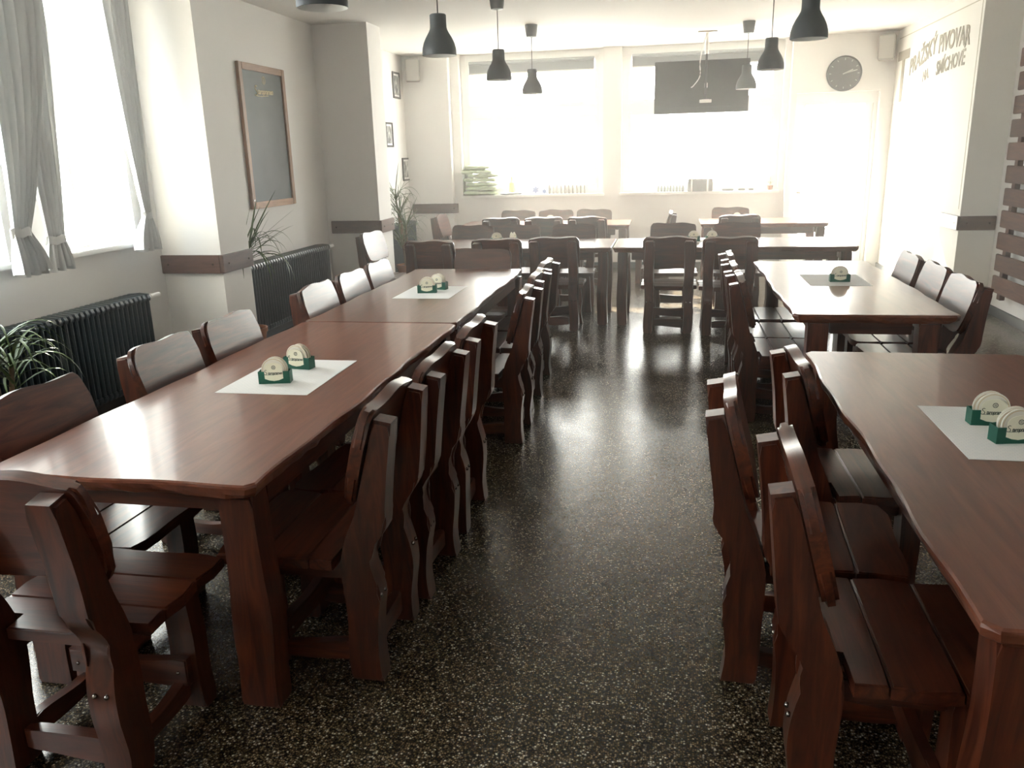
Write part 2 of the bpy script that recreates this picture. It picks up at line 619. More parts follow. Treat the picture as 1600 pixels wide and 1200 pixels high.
window_back(1, W1[0], W1[1], 2.27)
window_back(2, W2[0], W2[1], 2.27)
for n, ab, lab in ((1, W1, 'grey roller blind rolled up at the top of the back left window'), (2, W2, 'grey roller blind rolled up behind the hanging television')):
    bm = B()
    box(bm, ab[0] + 0.135, ab[1] - 0.135, YB + 0.10, YB + 0.112, 2.82, 2.935)
    r_ = empty('roller_blind', ((ab[0] + ab[1]) / 2, YB + 0.10, 2.80), 0, lab, 'blind', 'rolled blinds of the back windows')
    o = obj('blind_cloth', bm, M['blind'], r_)
    o.matrix_parent_inverse = Matrix.Translation(-Vector(r_.location))
    bm = cyl(B(), (ab[0] + 0.135, YB + 0.106, 2.955), (ab[1] - 0.135, YB + 0.106, 2.955), 0.026, None, 12)
    o = obj('blind_roll', bm, M['blind'], r_)
    o.matrix_parent_inverse = Matrix.Translation(-Vector(r_.location))
    bm = bx(ab[0] + 0.135, ab[1] - 0.135, YB + 0.098, YB + 0.114, 2.80, 2.82)
    o = obj('bottom_bar', bm, M['silver'], r_)
    o.matrix_parent_inverse = Matrix.Translation(-Vector(r_.location))

for i, (a, b) in enumerate(LEFT_WINDOWS):
    f = 0.06
    z0, z1 = 1.12, 2.88
    x0, x1 = XL - 0.20, XL - 0.14
    bm = B()
    box(bm, x0, x1, a, a + f, z0, z1, 0.004)
    box(bm, x0, x1, b - f, b, z0, z1, 0.004)
    box(bm, x0, x1, a + f, b - f, z1 - f, z1, 0.004)
    box(bm, x0, x1, a + f, b - f, z0, z0 + f, 0.004)
    w = struct(obj('window_%d' % (i + 3), bm, M['white']))
    mid = (a + b) / 2
    obj('mullion', bx(x0, x1 + 0.01, mid - 0.035, mid + 0.035, z0 + f, z1 - f, bevel=0.004), M['white'], w)
    for c, d in ((a + f, mid - 0.035), (mid + 0.035, b - f)):
        obj('pane', bx(x0 + 0.028, x0 + 0.034, c, d, z0 + f, z1 - f), M['glass'], w)
    obj('sill', bx(x1, XL + 0.05, a - 0.03, b + 0.03, z0 - 0.03, z0 + 0.004, bevel=0.006), M['white'], w)

# glazed door at the back right
bm = B()
y0, y1 = YB + 0.0, YB + 0.06
f = 0.10
x0, x1 = DR[0] + 0.05, DR[1] - 0.05
box(bm, DR[0], DR[0] + 0.05, y0 - 0.02, y1 + 0.02, 0, 2.36)
box(bm, DR[1] - 0.05, DR[1], y0 - 0.02, y1 + 0.02, 0, 2.36)
box(bm, DR[0] + 0.05, DR[1] - 0.05, y0 - 0.02, y1 + 0.02, 2.21, 2.36)
door = struct(obj('door_1', bm, M['white']))
bm = B()
box(bm, x0, x0 + f, y0, y1, 0.01, 2.31, 0.004)
box(bm, x1 - f, x1, y0, y1, 0.01, 2.31, 0.004)
box(bm, x0 + f, x1 - f, y0, y1, 2.21, 2.31, 0.004)
box(bm, x0 + f, x1 - f, y0, y1, 0.01, 0.16, 0.004)
leaf_ = obj('door_leaf', bm, M['white'], door)
obj('pane', bx(x0 + f, x1 - f, y0 + 0.027, y0 + 0.033, 0.16, 2.21), M['glass'], leaf_)
bm = B()
cyl(bm, (x0 + 0.05, y0 - 0.05, 1.05), (x0 + 0.05, y0, 1.05), 0.009)
cyl(bm, (x0 + 0.05, y0 - 0.05, 1.05), (x0 + 0.17, y0 - 0.05, 1.05), 0.009)
obj('handle', bm, M['chrome'], leaf_)

# ground outside
struct(obj('ground', bx(-60, 60, -40, 90, -0.45, -0.15), M['paving']))

# painted mural lettering on the right-hand wall
bm = B()
for a in ((9.06, YB - 0.2, ZC - 0.115, ZC - 0.105), (9.06, 9.075, 1.02, ZC - 0.115)):
    box(bm, XM - 0.002, XM, a[0], a[1], a[2], a[3])
struct(obj('trim_8', bm, M['mural_line']))
mural = empty('mural_lettering', (XM - 0.002, 10.6, 2.5), 0, 'faded grey painted lettering high on the right-hand white wall', 'lettering')


def wall_text(body, size, Y, Z, bend=0.0, tilt=0.0, squeeze=1.0):
    me = text_mesh(body, size, 0.0, 0.0015)
    mt = frame_matrix((0, 0, 0), (0, -1, 0), (0, 0, 1))
    for v in me.vertices:
        u, w_, d_ = v.co.x * squeeze, v.co.y, v.co.z
        w_ += tilt * u + bend * u * u
        q = mt @ Vector((u, w_, d_))
        v.co = (q.x - 0.0015, q.y + Y - 10.6, q.z + Z - 2.5)
    me.name = 'painted_word'
    return meshobj('painted_word', me, M['mural_ink'], mural)


wall_text('T', 0.85, 11.75, 2.46)
wall_text('PRAŽSKÝ', 0.26, 10.92, 2.64, -0.02, 0.16, 0.95)
wall_text('PIVOVAR', 0.26, 9.82, 2.70, -0.06, -0.02, 0.95)
wall_text('NA', 0.16, 10.72, 2.42, 0, 0.12)
wall_text('SMÍCHOVĚ', 0.20, 9.86, 2.47, -0.02, 0.03, 0.95)


# ------------------------------------------------------------------ chairs
def make_chair(seed, name='dining_chair'):
    rnd = random.Random(seed)
    t = empty(name, (0, 0, 0))
    t['category'] = 'chair'

    def j(s_):
        return rnd.uniform(-s_, s_)
    # rear posts that carry the back: wavy side outline, kinked back above the seat
    for sx in (-1, 1):
        rear = [(-0.256 + j(.004), 0.0), (-0.250 + j(.006), 0.10), (-0.258 + j(.006), 0.22), (-0.262 + j(.006), 0.31), (-0.240 + j(.006), 0.40), (-0.248 + j(.005), 0.46), (-0.296 + j(.006), 0.535), (-0.305 + j(.005), 0.60), (-0.318 + j(.004), 0.72), (-0.338, 0.868)]
        front = [(-0.284, 0.878), (-0.236, 0.70), (-0.204, 0.58), (-0.170 + j(.004), 0.50), (-0.140, 0.40), (-0.140 + j(.005), 0.30), (-0.148 + j(.006), 0.20), (-0.142 + j(.006), 0.10), (-0.150, 0.0)]
        out = smoothstep_curve(rear, 3) + smoothstep_curve(front, 3)
        x0 = sx * 0.182 - 0.042

        def place(u, v, w, x0=x0, sx=sx):
            return (x0 + w + 0.006 * math.sin(v * 13 + sx + seed), u, v)
        obj('rear_post', board(B(), out, 0.084, place, 0.009), W[2], t, smooth=0.6)
    # back board with a live top edge
    ang = math.atan2(0.082, 0.30)
    ca, sa = math.cos(ang), math.sin(ang)
    hw = 0.245
    ph = rnd.uniform(0, 6)
    top = []
    for k in range(15):
        u = -hw + 0.03 + (2 * hw - 0.06) * k / 14
        top.append((u, 0.300 + 0.012 * math.cos(u * 6.2 + 0.4 * math.sin(ph)) + 0.006 * math.sin(u * 21 + ph)))
    bot = []
    for k in range(9):
        u = hw - 0.03 - (2 * hw - 0.06) * k / 8
        bot.append((u, 0.004 + 0.005 * math.sin(u * 17 + ph)))
    out = [(-hw + 0.012, 0.03), (-hw + 0.004, 0.10), (-hw, 0.2), (-hw + 0.003, 0.27), (-hw + 0.012, 0.292)] + top + [(hw - 0.012, 0.292), (hw - 0.003, 0.27), (hw, 0.2), (hw - 0.004, 0.10), (hw - 0.012, 0.03)] + bot

    def place_b(u, v, w):
        w += 0.001
        return (u, -0.205 - v * sa + w * ca, 0.60 + v * ca + w * sa)
    obj('backrest', board(B(), out, 0.040, place_b, 0.011), W[0], t, smooth=0.6)
    # three seat planks, wavy ends
    yy = [-0.205, -0.050, 0.112, 0.275]
    for k in range(3):
        a, b = yy[k] + 0.0025, yy[k + 1] - 0.0025
        e0, e1 = 0.256 + j(.005), 0.256 + j(.005)
        fr_ = []
        for q in range(9):
            u = e1 - 2 * e1 * q / 8
            fr_.append((u, b + (0.008 * math.sin(u * 11 + seed) if k == 2 else 0) - (0.02 if k == 2 and q in (0, 8) else 0)))
        out = [(-e0, a), (e0, a), (e0 + 0.004 + j(.004), (a + b) / 2)] + fr_ + [(-e0 - 0.004 + j(.004), (a + b) / 2)]
        if k == 0:   # notched round the posts
            out = [(-0.128, a), (0.128, a), (0.128, -0.128), (e0, -0.128), (e0 + 0.004, (a + b) / 2)] + fr_ + [(-e0 - 0.004, (a + b) / 2), (-e0, -0.128), (-0.128, -0.128)]
        obj('seat_plank', board(B(), out, 0.038, lambda u, v, w: (u, v, 0.402 + w), 0.006), W[0], t, smooth=0.6)
    # front legs, wavy and wider at the foot
    for sx in (-1, 1):
        xs_o = [(0.232 + j(.006), 0.0), (0.216 + j(.006), 0.12), (0.222 + j(.006), 0.24), (0.208, 0.40)]
        xs_i = [(0.122, 0.40), (0.130 + j(.006), 0.24), (0.122 + j(.006), 0.12), (0.126 + j(.004), 0.0)]
        out = [(sx * u, v) for u, v in smoothstep_curve(xs_o, 3) + smoothstep_curve(xs_i, 3)]
        obj('front_leg', board(B(), out, 0.070, lambda u, v, w: (u, 0.105 + w, v), 0.008), W[2], t, smooth=0.6)
    # side stretchers (low) and seat rails (high)
    for sx in (-1, 1):
        out = [(y_, 0.105 + 0.010 * math.sin(y_ * 16 + seed + sx)) for y_ in [-0.145 + 0.249 * k / 8 for k in range(9)]]
        out += [(y_, 0.050 + 0.006 * math.sin(y_ * 13 + seed)) for y_ in [0.104 - 0.249 * k / 8 for k in range(9)]]
        x0 = sx * 0.172 - 0.016
        obj('stretcher', board(B(), out, 0.034, lambda u, v, w, x0=x0: (x0 + w, u, v), 0.005), W[1], t, smooth=0.6)
        obj('seat_rail', bx(sx * 0.165 - 0.016, sx * 0.165 + 0.016, -0.14, 0.104, 0.335, 0.401, bevel=0.005), W[1], t)
    # front cross rail, a little below the seat, and the low rear cross rail
    out = [(x_, 0.182 + 0.008 * math.sin(x_ * 14 + seed)) for x_ in [-0.205 + 0.41 * k / 10 for k in range(11)]]
    out += [(x_, 0.105 + 0.008 * math.sin(x_ * 11 + seed * 2)) for x_ in [0.205 - 0.41 * k / 10 for k in range(11)]]
    obj('cross_rail', board(B(), out, 0.032, lambda u, v, w: (u, 0.072 + w, v), 0.005), W[0], t, smooth=0.6)
    out = [(x_, 0.122 + 0.012 * math.cos(x_ * 12) + 0.004 * math.sin(x_ * 20 + seed)) for x_ in [-0.134 + 0.268 * k / 10 for k in range(11)]]
    out += [(x_, 0.058 + 0.010 * math.sin(x_ * 11 + seed * 2)) for x_ in [0.134 - 0.268 * k / 10 for k in range(11)]]
    obj('cross_rail', board(B(), out, 0.036, lambda u, v, w: (u, -0.215 + w, v), 0.005), W[0], t, smooth=0.6)
    # bolt heads
    for sx in (-1, 1):
        for dx in (-0.018, 0.018):
            bm = B()
            bmesh.ops.create_uvsphere(bm, u_segments=8, v_segments=5, radius=0.0075, matrix=Matrix.Translation((sx * 0.182 + dx, -0.2610, 0.30)))
            obj('bolt', bm, M['bolt'], t, smooth=1.5)
        bm = B()
        bmesh.ops.create_uvsphere(bm, u_segments=8, v_segments=5, radius=0.006, matrix=Matrix.Translation((sx * 0.175, 0.071, 0.145)))
        obj('bolt', bm, M['bolt'], t, smooth=1.5)
    return t


PROTO = [make_chair(11), make_chair(23), make_chair(37)]
PXN = [1, 1, 1]
n_ch = [0]


def chair(x, y, facing, label, group=None, far=False, tall=1.0):
    """facing: degrees, 0 = looks along +Y, 90 = looks along -X"""
    k = n_ch[0] % 3
    n_ch[0] += 1
    rz = math.radians(facing)
    if PXN[k] and not far:
        PXN[k] = 0
        o = PROTO[k]
        o.location, o.rotation_euler = (x, y, 0), (0, 0, rz)
        o['label'] = label
        if group:
            o['group'] = group
        o.scale = (1, 1, tall)
        return o
    o = dup(PROTO[k], (x, y, 0), rz, label, group, no=('bolt',) if far else ())
    o.scale = (1, 1, tall)
    return o


G1 = 'chairs on the aisle side of the left tables'
XA = -1.13
chair(XA - 0.02, 2.415, 91, 'dark wooden chair nearest the camera on the aisle side of the near left table', G1, tall=1.035)
chair(XA, 2.94, 89, 'middle dark wooden chair on the aisle side of the near left table', G1, tall=1.035)
chair(XA, 3.52, 90, 'farthest of three dark wooden chairs on the aisle side of the near left table', G1, tall=1.035)
chair(-1.09, 4.73, 91, 'nearest dark wooden chair on the aisle side of the second left table', G1)
chair(XA, 5.385, 90, 'middle dark wooden chair on the aisle side of the second left table', G1)
chair(-1.15, 5.945, 88, 'farthest dark wooden chair on the aisle side of the second left table', G1)
G2 = 'chairs on the window side of the left tables'
chair(-1.99, 2.44, -91, 'window-side chair nearest the camera, dull brown back, cut off by the left frame edge', G2)
chair(-1.99, 3.24, -88, 'window-side wooden chair with a scuffed brown back, beside the first radiator', G2)
chair(-1.98, 3.80, -90, 'third window-side chair from the camera, back standing before the white pillar corner', G2)
chair(-1.96, 4.85, -90, 'window-side chair at the second left table with the whitest gleaming back', G2)
chair(-1.94, 5.40, -90, 'middle window-side chair at the second left table, back gleaming yellowish', G2)
chair(-1.94, 5.95, -90, 'farthest window-side chair at the second left table, back gleaming dull yellow', G2)
chair(-1.635, 1.875, 0, 'heavy dark chair at the near end of the left table, back turned to the camera', tall=1.03)
chair(-1.545, 6.50, 180, 'reddish brown chair at the far end of the left tables, facing the camera')
chair(-2.905, 8.42, -97, 'single angled chair in front of the second white pillar, with a pale gleaming back')
G3 = 'chairs on the aisle side of the right tables'
chair(0.585, 2.01, -91, 'nearest dark chair on the right, showing its long plank seat', G3, tall=1.035)
chair(0.468, 2.565, -93, 'dark chair pulled farthest out into the aisle from the near right table', G3, tall=1.035)
chair(0.755, 3.165, -89, 'third chair from the camera at the near right table, tucked in farthest', G3)
chair(0.705, 5.29, -90, 'nearest aisle-side chair at the second right table', G3)
chair(0.705, 5.825, -90, 'middle aisle-side chair at the second right table', G3)
chair(0.72, 6.44, -90, 'farthest aisle-side chair at the second right table', G3)
G4 = 'chairs on the wall side of the second right table'
chair(1.46, 5.17, 90, 'nearest wall-side chair at the second right table, with a whitish gleaming back', G4)
chair(1.47, 5.735, 90, 'middle wall-side chair at the second right table, with a white gleaming back', G4)
chair(1.46, 6.31, 90, 'farthest wall-side chair at the second right table, half lost in glare', G4)
G5 = 'chairs on the near side of the cross tables'
chair(-2.23, 7.75, 0, 'leftmost chair with its back to the camera at the cross tables, before the radiator', G5)
chair(-1.61, 7.86, 1, 'second chair from the left on the near side of the cross tables', G5)
chair(-1.075, 7.98, 0, 'third chair from the left on the near side of the cross tables, beside the aisle', G5)
chair(0.005, 7.93, 0, 'chair right of the aisle gap on the near side of the cross tables', G5)
chair(0.54, 7.86, 0, 'rightmost chair on the near side of the cross tables', G5)
G6 = 'chairs on the far side of the cross tables'
for x, lab in ((-2.19, 'leftmost chair facing the camera across the left cross table'), (-1.66, 'middle chair facing the camera across the left cross table'), (-1.04, 'right-hand chair facing the camera across the left cross table'),
               (0.04, 'left-hand chair facing the camera across the right cross table'), (0.71, 'right-hand chair facing the camera across the right cross table')):
    chair(x, 8.87, 180, lab, G6, True)
G7 = 'chairs on the near side of the last tables'
for x, lab in ((-2.09, 'left one of three chairs backing the camera at the last left table'), (-1.545, 'middle one of three chairs backing the camera at the last left table'), (-1.0, 'right one of three chairs backing the camera at the last left table'), (0.82, 'only chair backing the camera at the last right table')):
    chair(x, 10.47, 0, lab, G7, True)
G8 = 'chairs against the back wall'
for x, lab in ((-2.10, 'left one of three chairs under the back left window'), (-1.565, 'middle one of three chairs under the back left window'), (-1.03, 'right one of three chairs under the back left window'), (0.80, 'chair under the back right window facing the room')):
    chair(x, 11.27, 180, lab, G8, True)
chair(-2.82, 10.95, -92, 'chair at the far left corner seen from the side, facing right to the last table')
chair(-0.25, 10.96, 90, 'chair seen edge-on at the right end of the last left table', None)


# ------------------------------------------------------------------ tables
def table(name, x0, x1, y0, y1, along, label, seed, wavy_end=0.0, leg_in=0.06):
    """along = 1: long axis Y; 0: long axis X"""
    rnd = random.Random(seed)
    cx_, cy_ = (x0 + x1) / 2, (y0 + y1) / 2
    L_, Wd = ((y1 - y0), (x1 - x0)) if along else ((x1 - x0), (y1 - y0))
    h, th = 0.775, 0.05
    t = empty(name, (cx_, cy_, 0), 0 if along else PI / 2, label, 'table', 'long dark wooden tables')
    hl, hw = L_ / 2, Wd / 2
    pts = []
    cch = 0.028
    nl = 36

    def live(s_, k):
        return 0.006 * math.sin(s_ * 5.1 + seed * k) + 0.004 * math.sin(s_ * 13.7 + seed * 2 * k)
    for k in range(nl + 1):
        v = -hl + cch + (2 * hl - 2 * cch) * k / nl
        pts.append((hw - 0.004 + live(v, 1), v))
    for k in range(9):
        u = hw - cch - (2 * hw - 2 * cch) * k / 8
        pts.append((u, hl - 0.001))
    for k in range(nl + 1):
        v = hl - cch - (2 * hl - 2 * cch) * k / nl
        pts.append((-hw + 0.004 - live(v, 1.7), v))
    for k in range(15):
        u = -hw + cch + (2 * hw - 2 * cch) * k / 14
        pts.append((u, -hl + 0.001 + wavy_end * (0.5 - 0.5 * math.cos(u * 13 + 1.0))))
    bm = B()

    def ring(inset, z, jit=0.0):
        out = []
        for (u, v) in pts:
            i_ = inset + (rnd.uniform(0, jit) if jit else 0)
            out.append(bm.verts.new((u * (1 - i_ / hw), v * (1 - i_ / hl), z)))
        return out
    rings = [ring(0.008, h), ring(0.002, h - 0.004), ring(0.0, h - 0.012, 0.003), ring(0.004, h - 0.032, 0.010), ring(0.016, h - th, 0.016)]
    nn = len(pts)
    for a, b in zip(rings, rings[1:]):
        for k in range(nn):
            bm.faces.new((a[k], a[(k + 1) % nn], b[(k + 1) % nn], b[k]))
    bm.faces.new(rings[0])
    bm.faces.new(rings[-1])
    obj('tabletop', bm, WT[1], t)
    for sx in (-1, 1):
        for sy_ in (-1, 1):
            def j(s_):
                return rnd.uniform(-s_, s_)
            o_ = [(0.0 + j(.004), 0.725), (-0.006 + j(.008), 0.50), (0.008 + j(.008), 0.30), (-0.002 + j(.006), 0.12), (0.004, 0.0)]
            i_ = [(-0.124 + j(.004), 0.0), (-0.118 + j(.006), 0.14), (-0.128 + j(.006), 0.28), (-0.108 + j(.006), 0.50), (-0.112, 0.725)]
            out = smoothstep_curve(o_, 4) + smoothstep_curve(i_, 4)
            ox, oy = sx * (hw - leg_in), sy_ * (hl - 0.045)
            wv = rnd.uniform(0, 6)

            def place(u, v, w, ox=ox, oy=oy, sx=sx, sy_=sy_, wv=wv):
                return (ox + sx * u, oy - sy_ * (w + 0.005 * math.sin(v * 9 + wv)), v)
            obj('leg', board(B(), out, 0.095, place, 0.009), W[2], t, smooth=0.6)
    for sx in (-1, 1):
        xx = sx * (hw - leg_in - 0.045)
        obj('side_apron', bx(xx - 0.016, xx + 0.016, -hl + 0.18, hl - 0.18, 0.645, 0.7245, bevel=0.004), W[1], t)
    for sy_ in (-1, 1):
        yy = sy_ * (hl - 0.125)
        obj('end_apron', bx(-hw + leg_in + 0.13, hw - leg_in - 0.13, yy - 0.016, yy + 0.016, 0.645, 0.7245, bevel=0.004), W[0], t)
    return t


table('dining_table', -2.065, -1.145, 1.97, 4.298, 1, 'near left dark wooden table with two coaster holders on a white mat', 3, 0.012, 0.03)
table('dining_table', -2.06, -1.15, 4.302, 6.50, 1, 'second left dark wooden table, butted against the near one', 5, 0.0, 0.012)
table('dining_table', 0.608, 1.53, 1.50, 3.775, 1, 'near right dark wooden table with a chiselled edge, cut off by the frame', 7, 0.0, 0.04)
table('dining_table', 0.682, 1.555, 4.643, 6.947, 1, 'second right dark wooden table, its far end lost in sun glare', 9, 0.0, 0.09)
table('dining_table', -2.66, -0.547, 7.975, 8.865, 0, 'left cross table behind the left tables, with three chairs on each side', 13)
table('dining_table', -0.537, 1.72, 7.975, 8.865, 0, 'right cross table beyond the aisle with a bright reflection on its top', 15)
table('dining_table', -2.75, -0.50, 10.53, 11.41, 0, 'last left table, beneath the back left window', 17, 0.0, 0.02)
table('dining_table', 0.38, 1.90, 10.53, 11.41, 0, 'last right table, beneath the back right window', 19, 0.0, 0.02)


# ------------------------------------------------------------------ mats, coaster holders, coasters
TZ = 0.7755


def placemat(x0, x1, y0, y1, label, rz=0.0):
    bm = bx(-(x1 - x0) / 2, (x1 - x0) / 2, -(y1 - y0) / 2, (y1 - y0) / 2, 0, 0.0012)
    o = obj('paper_mat', bm, M['mat_paper'])
    o.location = ((x0 + x1) / 2, (y0 + y1) / 2, TZ)
    o.rotation_euler = (0, 0, rz)
    tag(o, label, 'placemat', 'white paper mats on the tables')


m = M['mat_paper'] = mat('printed_mat_paper', (0.80, 0.78, 0.76), 0.85)
tc = nd(m, 'ShaderNodeTexCoord')
bt = nd(m, 'ShaderNodeTexBrick')
bt.inputs['Scale'].default_value = 26
bt.inputs['Color1'].default_value = (0.80, 0.78, 0.76, 1)
bt.inputs['Color2'].default_value = (0.77, 0.76, 0.75, 1)
bt.inputs['Mortar'].default_value = (0.68, 0.67, 0.67, 1)
lk(m, tc.outputs['Object'], bt.inputs['Vector'])
lk(m, bt.outputs['Color'], m.node_tree.nodes['Principled BSDF'].inputs['Base Color'])

placemat(-1.785, -1.39, 2.865, 3.42, 'white paper mat on the near left table', 0.01)
placemat(-1.785, -1.40, 5.075, 5.59, 'white paper mat on the second left table')
placemat(0.875, 1.27, 2.43, 2.955, 'white paper mat on the near right table')
placemat(0.93, 1.32, 5.65, 6.17, 'white paper mat on the second right table, washed out by glare')
placemat(0.12, 0.52, 8.38, 8.66, 'white paper mat on the right cross table')
placemat(-1.98, -1.56, 8.38, 8.66, 'white paper mat on the left cross table')
placemat(0.50, 0.90, 10.75, 11.05, 'white paper mat on the last right table')
placemat(-1.80, -1.40, 10.75, 11.05, 'white paper mat on the last left table')

LETTER = text_mesh('taropramen', 0.0175, 0.30, 0.0003, 0.95)
for v_ in LETTER.vertices:
    v_.co.x *= 0.74
LETTER.materials.append(M['ink'])


def swash_bm(s=1.0):
    bm = B()
    pts = [(0.0, 0.9), (-0.25, 1.05), (-0.55, 0.9), (-0.55, 0.55), (-0.2, 0.3), (0.0, 0.0), (-0.15, -0.35), (-0.5, -0.45), (-0.8, -0.3)]
    tube(bm, [(x * s, y * s, 0) for x, y in smoothstep_curve(pts, 3)], 0.085 * s, 4)
    tube(bm, [(-0.2 * s, -0.5 * s, 0), (1.2 * s, -0.52 * s, 0), (3.6 * s, -0.4 * s, 0)], 0.05 * s, 4)
    return bm


def emblem_bm(s, cz):
    bm = B()
    lathe(bm, [(s, -0.0004), (s, 0.0004), (0.8 * s, 0.0004), (0.8 * s, -0.0004)], 14, (0, cz, 0))
    for k in (-1, 0, 1):
        box(bm, -0.5 * s, 0.5 * s, cz + k * 0.4 * s - 0.08 * s, cz + k * 0.4 * s + 0.08 * s, -0.0004, 0.0004)
    return bm


def make_holder():
    """front looks along -Y"""
    t = empty('coaster_holder', (0, 0, 0))
    w, d, h = 0.065, 0.024, 0.052
    bm = B()
    box(bm, -w, w, -d, -d + 0.002, 0, h)
    box(bm, -w, w, d - 0.002, d, 0, h)
    box(bm, -w, -w + 0.002, -d + 0.002, d - 0.002, 0, h)
    box(bm, w - 0.002, w, -d + 0.002, d - 0.002, 0, h)
    box(bm, -w + 0.002, w - 0.002, -d + 0.002, d - 0.002, 0, 0.002)
    obj('holder_box', bm, M['green'], t)
    # cream arched front label with a pointed lower edge
    out = [(-0.038, 0.022), (-0.02, 0.015), (0.0, 0.012), (0.02, 0.015), (0.038, 0.022), (0.038, 0.066)]
    for k in range(1, 8):
        a = PI * k / 8
        out.append((0.038 * math.cos(a), 0.066 + 0.024 * math.sin(a)))
    out.append((-0.038, 0.066))
    lab = obj('front_label', board(B(), out, 0.0012, lambda u, v, w_: (u, -d - 0.0014 + w_, v), 0), M['cream'], t)
    lab['label'] = 'cream arched label with dark script lettering'
    rx = Matrix.Rotation(PI / 2, 4, 'X')
    o = meshobj('lettering', LETTER, None, lab)
    o.location, o.rotation_euler = (0.0065, -d - 0.0016, 0.045), (PI / 2, 0, 0)
    o = obj('initial', swash_bm(0.0135), M['ink'], lab)
    o.location, o.rotation_euler = (-0.0275, -d - 0.0016, 0.045), (PI / 2, 0, 0)
    o = obj('emblem', emblem_bm(0.0085, 0.0), M['ink'], lab)
    o.location, o.rotation_euler = (0.002, -d - 0.0016, 0.0695), (PI / 2, 0, 0)
    return t


HP = make_holder()
HPU = [True]


def coaster_mesh():
    bm = cyl(B(), (0, -0.0009, 0), (0, 0.0009, 0), 0.0515, None, 28)
    bm2 = bm
    lathe_pts = [(0.0475, 0.044)]
    me = bpy.data.meshes.new('beer_coaster')
    bm.to_mesh(me)
    bm.free()
    me.materials.append(M['coaster'])
    return me


CM = coaster_mesh()
bm = B()
for s_ in (-1, 1):
    rg = []
    for r_ in (0.0475, 0.0455):
        rg.append([bm.verts.new((r_ * math.cos(2 * PI * k / 28), s_ * 0.0011, r_ * math.sin(2 * PI * k / 28))) for k in range(28)])
    for k in range(28):
        bm.faces.new((rg[0][k], rg[0][(k + 1) % 28], rg[1][(k + 1) % 28], rg[1][k]))
RM = bpy.data.meshes.new('printed_ring')
bm.to_mesh(RM)
bm.free()
RM.materials.append(M['coaster_ring'])


def holder(x, y, rz, where, ncoast, near=True, mat_on=True):
    z = TZ + (0.0014 if mat_on else 0)
    r_ = math.radians(rz)
    lab = 'green coaster holder with cream front label, ' + where
    words = ['front', 'second', 'third', 'fourth', 'fifth']
    if HPU[0]:
        HPU[0] = False
        h_ = HP
        h_.location, h_.rotation_euler = (x, y, z), (0, 0, r_)
        tag(h_, lab, 'coaster holder', 'green coaster holders')
    else:
        h_ = dup(HP, (x, y, z), r_, lab, 'green coaster holders')
    for k in range(ncoast):
        yy = -0.016 + 0.032 * k / max(ncoast - 1, 1)
        p_ = Vector((x, y, z + 0.0545)) + Matrix.Rotation(r_, 3, 'Z') @ Vector((0.004 * math.sin(k * 2.1), yy, 0.002 * math.cos(k * 1.7)))
        c = bpy.data.objects.new('beer_coaster', CM)
        C.objects.link(c)
        c.location, c.rotation_euler = p_, (0, 0, r_)
        tag(c, ('%s cream coaster, counted from the front, in the holder ' % words[k]) + where, 'coaster', 'coasters standing in the holders')
        if near:
            q = bpy.data.objects.new('printed_ring', RM)
            C.objects.link(q)
            q.parent = c


holder(-1.600, 3.035, 12, 'nearer on the near left table', 4)
holder(-1.605, 3.275, -8, 'farther on the near left table', 4)
holder(-1.610, 5.305, 8, 'nearer on the second left table', 4)
holder(-1.575, 5.455, -10, 'farther on the second left table', 4)
holder(1.045, 2.775, 2, 'farther on the near right table', 4)
holder(1.055, 2.605, 10, 'nearer on the near right table', 5)
holder(1.145, 5.835, 0, 'on the second right table', 3)
holder(-1.79, 8.50, 0, 'left on the left cross table', 2, False)
holder(-1.62, 8.52, 80, 'edge-on on the left cross table', 2, False)
holder(0.24, 8.50, 0, 'left on the right cross table', 2, False)
holder(0.42, 8.50, 0, 'right on the right cross table', 2, False)
holder(-1.56, 10.90, 0, 'on the last left table', 2, False)
holder(0.84, 10.92, 0, 'on the last right table', 2, False)


# ------------------------------------------------------------------ pendant lamps
def make_lamp():
    t = empty('pendant_lamp', (0, 0, 0))
    prof = [(0.118, 0.0), (0.119, 0.02), (0.116, 0.05), (0.106, 0.085), (0.090, 0.118), (0.070, 0.150), (0.060, 0.170), (0.057, 0.185), (0.056, 0.262), (0.050, 0.268), (0.010, 0.270)]
    obj('shade', lathe(B(), prof, 32), M['lamp_grey'], t, smooth=0.7)
    prof = [(0.118, 0.0), (0.114, 0.0015), (0.115, 0.02), (0.112, 0.05), (0.102, 0.085), (0.086, 0.118), (0.066, 0.150), (0.052, 0.17), (0.030, 0.19), (0.010, 0.195)]
    o = obj('shade_lining', lathe(B(), prof, 32), M['lamp_white'], t, smooth=0.7)
    o['label'] = 'white inside of the shade'
    bm = B()
    lathe(bm, [(0.012, 0.19), (0.014, 0.15), (0.028, 0.10), (0.030, 0.075), (0.022, 0.05), (0.004, 0.042)], 14)
    obj('bulb', bm, M['lamp_white'], t, smooth=1.5)
    obj('cord', cyl(B(), (0, 0, 0.268), (0, 0, ZC - 2.34 - 0.10), 0.0042, None, 8), M['black'], t)
    top = ZC - 2.34
    obj('ceiling_cup', lathe(B(), [(0.012, top - 0.135), (0.056, top - 0.128), (0.062, top - 0.10), (0.072, top - 0.0005), (0.0, top - 0.0005)], 20), M['lamp_grey'], t, smooth=0.7)
    return t


